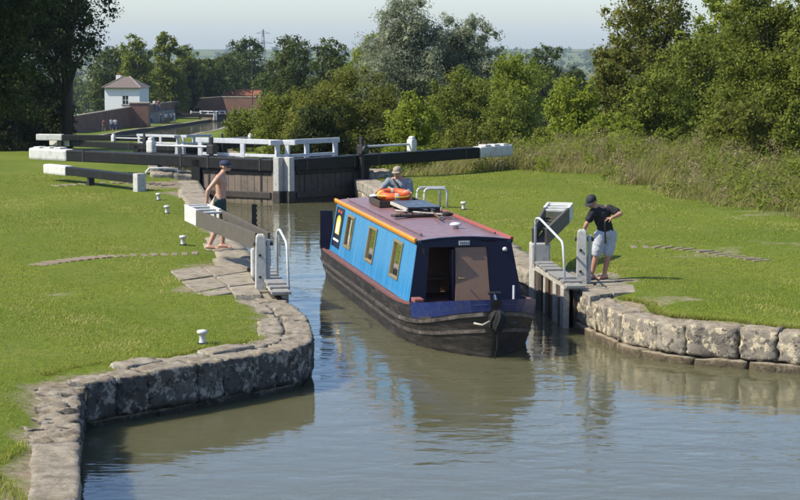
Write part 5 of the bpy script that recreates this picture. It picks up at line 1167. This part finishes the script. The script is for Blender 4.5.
tree('sallow_tree', 'low light bush below the light green ash bush', 610, 90, 112, 71, 'leaf_light', 'bush', 'bush', group=GRt, leaf=.12)
tree('sallow_tree', 'dark low bush at the right edge above the reeds', 815, 120, 100, 58, 'leaf_mid', 'bush', 'bush', group=GRt, leaf=.11)
tree('sallow_tree', 'small dark bush between the tall grass and the light green ash', 545, 56, 128, 72, 'leaf_olive', 'bush', 'bush', group=GRt, leaf=.11)
tree('dark_shrub', 'dark hedge bush behind the tall grass in the middle distance', 470, 90, 118, 76, 'leaf_olive', 'bush', 'bush', group=GM, leaf=.11)

# tall grass on the right bank and behind the lock
def blades(name, P, hgt, wid, mat, rng, lean=.45, segs=3, tint=None, base=None):
    n = len(P); a = rng.uniform(0, 2 * math.pi, n); L = np.stack([np.cos(a), np.sin(a), np.zeros(n)], 1); W = np.stack([-np.sin(a), np.cos(a), np.zeros(n)], 1)
    if base is not None: L = L * .6 + np.array(base)
    ln_ = lean * rng.uniform(.3, 1.4, n); rows = []
    for k_ in range(segs + 1):
        f = k_ / segs; c = P + np.array([0, 0, 1]) * (hgt * (f - .25 * ln_ * f * f))[:, None] + L * (hgt * ln_ * f * f)[:, None]
        w_ = (wid * (1 - f) ** .7 * .5)[:, None]
        if k_ < segs: rows += [c - W * w_, c + W * w_]
        else: rows += [c]
    V = np.stack(rows, 1); m = V.shape[1]; V = V.reshape(-1, 3); b0 = (np.arange(n) * m)[:, None]; F = []
    for k_ in range(segs - 1): F += [np.stack([b0[:, 0] + 2 * k_, b0[:, 0] + 2 * k_ + 1, b0[:, 0] + 2 * k_ + 3], 1), np.stack([b0[:, 0] + 2 * k_, b0[:, 0] + 2 * k_ + 3, b0[:, 0] + 2 * k_ + 2], 1)]
    F += [np.stack([b0[:, 0] + 2 * segs - 2, b0[:, 0] + 2 * segs - 1, b0[:, 0] + 2 * segs], 1)]
    tn = np.tile(tint if tint is not None else rng.uniform(0, 1, n), len(F)); F = np.concatenate(F)
    return stuff(link(name, fast_mesh(name, V, F, tn), mat))
def sample_poly(poly, n, rng):
    p = np.array(poly); lo, hi = p.min(0), p.max(0); out = []
    while sum(len(o) for o in out) < n:
        q = rng.uniform(lo, hi, (n * 2, 2)); out.append(q[inside(poly, q[:, 0], q[:, 1])])
    return np.concatenate(out)[:n]
e0 = [tuple(at(px, py, .62).xy) for px, py in ((860, 240), (800, 226), (740, 212), (690, 203), (640, 190), (600, 182), (585, 175))]
TALL = e0 + [(3.5, 61.5), (-.6, 60.5), (-1.2, 63), (.5, 70), (5, 74), (12, 70), (18, 60), (18, 44)]
rng = np.random.default_rng(5); P2 = sample_poly(TALL, 85000, rng); dd = dist_poly(TALL, P2[:, 0], P2[:, 1])
wv = lambda x, y, f, p: np.sin(x * f + p + 1.4 * np.sin(y * f * .8 + p)) * np.cos(y * f * 1.2 + p * 2.1)
cl = .5 + .5 * wv(P2[:, 0], P2[:, 1], 2.3, 0); big = .5 + .5 * wv(P2[:, 0], P2[:, 1], .75, 2); edge = .7 + .7 * wv(P2[:, 0], P2[:, 1], 1.1, 4)
kp = (dd > edge) | (rng.random(len(P2)) < .25 * (dd / np.maximum(edge, .05)).clip(0, 1)); P2, dd, cl, big = P2[kp], dd[kp], cl[kp], big[kp]; n = len(P2)
hg = np.interp(dd, [0, .6, 2.2], [.22, .55, 1.0]) * rng.uniform(.5, 1.3, n) * (.45 + .9 * cl * big + .3 * (rng.random(n) < .1))
tint = np.clip(.1 + .35 * rng.random(n) + .45 * (1 - big) * rng.random(n) + .4 * (rng.random(n) < .12), 0, 1)
P3 = np.column_stack([P2, hh(P2[:, 0], P2[:, 1]) - .03])
blades('tall_grass', P3, hg, rng.uniform(.014, .034, n), 'tall_blade', rng, .75, 3, tint, (.35, -.3, 0))
for nm, cnt, rr, mt, lf_, sd_ in (('leafy_weeds', 260, (.18, .42), 'leaf_light', .09, 1), ('leafy_weeds', 300, (.2, .5), 'leaf_mid', .10, 2), ('dry_weeds', 240, (.15, .38), 'seed_head', .06, 3)):
    r2 = np.random.default_rng(sd_); q = sample_poly(TALL, cnt, r2); dq = dist_poly(TALL, q[:, 0], q[:, 1]); q = q[dq > .5]; dq = dq[dq > .5]; C = []; ra = []
    for (x, y), d_ in zip(q, dq):
        r1 = r2.uniform(*rr); hgt = np.interp(d_, [.4, 2], [.35, .95]) * r2.uniform(.5, 1.25)
        for k_ in range(4): C.append((x + r2.normal() * r1 * .5, y + r2.normal() * r1 * .5, H(x, y) + hgt * (k_ + .6) / 4)); ra.append(r1 * r2.uniform(.5, .9))
    V, tn = leaf_cloud(C, ra, 34000, lf_, r2, .5); stuff(link(nm, fast_mesh(nm, V, np.arange(len(V)).reshape(-1, 4), tn), mt))
# rough grass around the lower ground beyond the gates
LOW = [(-3, 62), (-2, 66), (1, 78), (-4, 98), (-6.5, 96), (-5, 80), (-4.6, 66)]
q = sample_poly(LOW, 16000, rng); P3 = np.column_stack([q, hh(q[:, 0], q[:, 1]) - .03]); blades('rough_grass', P3, rng.uniform(.3, .9, len(q)), rng.uniform(.03, .06, len(q)), 'tall_blade', rng, .5, 2, rng.uniform(0, .7, len(q)))

# mown lawn: short blades on the ground faces that are not worn bare
def lawn():
    rng = np.random.default_rng(11); T = GF; A = np.column_stack([GV, GZ]); tri_ = A[T]; c = tri_.mean(1)
    ok = (c[:, 1] > 14) & (c[:, 1] < 66) & (np.abs(c[:, 0]) < c[:, 1] * .235 + 1.0) & (GB[T].min(1) < .6)
    tri_ = tri_[ok]; bt = GB[T][ok]; c = c[ok]; ar = .5 * np.linalg.norm(np.cross(tri_[:, 1] - tri_[:, 0], tri_[:, 2] - tri_[:, 0]), axis=1)
    dens = np.interp(c[:, 1], [15, 25, 40, 66], [1500, 1050, 520, 190]) 
    cnt = rng.poisson(ar * dens); idx = np.repeat(np.arange(len(tri_)), cnt); u = rng.random((len(idx), 2)); f = u.sum(1) > 1; u[f] = 1 - u[f]
    t = tri_[idx]; P = t[:, 0] + (t[:, 1] - t[:, 0]) * u[:, :1] + (t[:, 2] - t[:, 0]) * u[:, 1:]
    bb = bt[idx]; bv_ = bb[:, 0] + (bb[:, 1] - bb[:, 0]) * u[:, 0] + (bb[:, 2] - bb[:, 0]) * u[:, 1]
    bv_ += .16 * np.sin(P[:, 0] * 5 + 2 * np.sin(P[:, 1] * 4)) * np.cos(P[:, 1] * 6.3); P = P[rng.random(len(P)) > np.interp(bv_, [.05, .5], [0, 1])]
    k_ = np.interp(P[:, 1], [15, 40, 66], [1, 1.5, 2.2])
    patch = .5 + .25 * np.sin(P[:, 0] * 1.1 + 1.7 * np.sin(P[:, 1] * .7)) + .25 * np.sin(P[:, 1] * .9 + P[:, 0] * 2.3)
    mot = .5 + .5 * np.sin(P[:, 0] * 3.1 + 2.2 * np.sin(P[:, 1] * 1.3 + P[:, 0])) * np.cos(P[:, 1] * 2.1 + 1.5 * np.sin(P[:, 0] * .8))
    tn = np.clip(rng.uniform(0, .6, len(P)) * .8 + .5 * patch * rng.random(len(P)) - .12 * (patch < .35) + .3 * (mot > .72) * rng.random(len(P)) + .5 * (mot * patch > .58) * (rng.random(len(P)) < .5) + .35 * (rng.random(len(P)) < .07), 0, 1)
    blob = np.zeros(len(P))                                     # dry and trampled patches
    for _ in range(70):
        c_ = P[rng.integers(len(P))]; r_ = rng.uniform(.2, 1.1); dx = (P[:, 0] - c_[0]) * rng.uniform(.5, 1.2); dy = (P[:, 1] - c_[1]) * rng.uniform(.6, 1.2)
        blob = np.maximum(blob, np.clip(1.25 - np.hypot(dx, dy) / r_, 0, 1) * rng.uniform(.4, 1))
    tn = np.clip(tn + .55 * blob * (rng.random(len(P)) < .75), 0, 1)
    return blades('lawn_grass', P - np.array([0, 0, .01]), rng.uniform(.02, .055, len(P)) * (.65 + .6 * patch), rng.uniform(.007, .013, len(P)) * k_, 'grass_blade', rng, .7, 2, tn)
lawn()
# longer tufts hanging over the stone edges
def edge_tufts(path, off, n, nm):
    rng = np.random.default_rng(3); P = np.array(resamp(path, .05)); i = rng.integers(0, len(P) - 1, n); d = P[i + 1] - P[i]; d /= np.linalg.norm(d, axis=1)[:, None] + 1e-9
    nrm = np.stack([-d[:, 1], d[:, 0]], 1); cl = np.sin(i * .13) * .12 + np.sin(i * .037) * .12
    q = P[i] + nrm * (off + cl + np.abs(rng.normal(0, .12, n)))[:, None]; P3 = np.column_stack([q, hh(q[:, 0], q[:, 1]) - .05]); blades(nm, P3, rng.uniform(.04, .12, n), rng.uniform(.007, .012, n), 'grass_blade', rng, .8, 2, rng.uniform(0, .9, n))
edge_tufts(RIGHT_FRONT[1:9], .48, 5000, 'edge_grass'); edge_tufts(LEFT_FRONT[::-1][:8], .80, 3500, 'edge_grass'); edge_tufts(LEFT_NEAR[::-1][1:5], .55, 3500, 'edge_grass')
edge_tufts([lk(PE, 2.4), lk(1, 2.4)], .8, 8000, 'edge_grass')

# far woods and hedgerows
def far_wood(name, rows, leaf, mat, n):
    rng = np.random.default_rng(17); C, r_ = [], []
    for (x0, x1, y0, y1, m, ra, rb) in rows:
        for i in range(m):
            x, y = rng.uniform(x0, x1), rng.uniform(y0, y1); rr = rng.uniform(ra, rb)
            for j in range(5): C.append((x + rng.normal() * rr * .6, y + rng.normal() * rr * .6, H(x, y) + rr * rng.uniform(.4, 1.7))); r_.append(rr * rng.uniform(.4, .7))
    V, tn = leaf_cloud(C, r_, n, leaf, rng, .7, shell=(.5, 1.05)); stuff(link(name, fast_mesh(name, V, np.arange(len(V)).reshape(-1, 4), tn), mat))
far_wood('distant_wood', [(-140, -40, 620, 700, 60, 5, 9), (-60, 130, 520, 560, 70, 4, 7), (-170, 200, 900, 960, 120, 5, 9)], 1.7, 'leaf_far', 42000)
far_wood('far_hedges', [(-420, 460, 1500, 1540, 130, 6, 10), (-600, 600, 2200, 2260, 140, 8, 14), (-900, 900, 3100, 3500, 300, 5, 9), (-1300, 1300, 4000, 4700, 400, 5, 9)], 5, 'leaf_far', 42000)

# ------------------------------------------------------------------ haze
hz = MB().box((0, 2700, -7.5), (8900, 7900, 125)).build('haze', None); stuff(hz)
m = bpy.data.materials.new('haze'); m.use_nodes = True; nt = m.node_tree; nt.nodes.remove(nt.nodes['Principled BSDF'])
pv = nt.nodes.new('ShaderNodeVolumePrincipled'); pv.inputs['Color'].default_value = (.66, .82, 1, 1); pv.inputs['Density'].default_value = .00007; pv.inputs['Anisotropy'].default_value = .1
nt.links.new(pv.outputs[0], nt.nodes['Material Output'].inputs['Volume']); hz.data.materials.append(m)
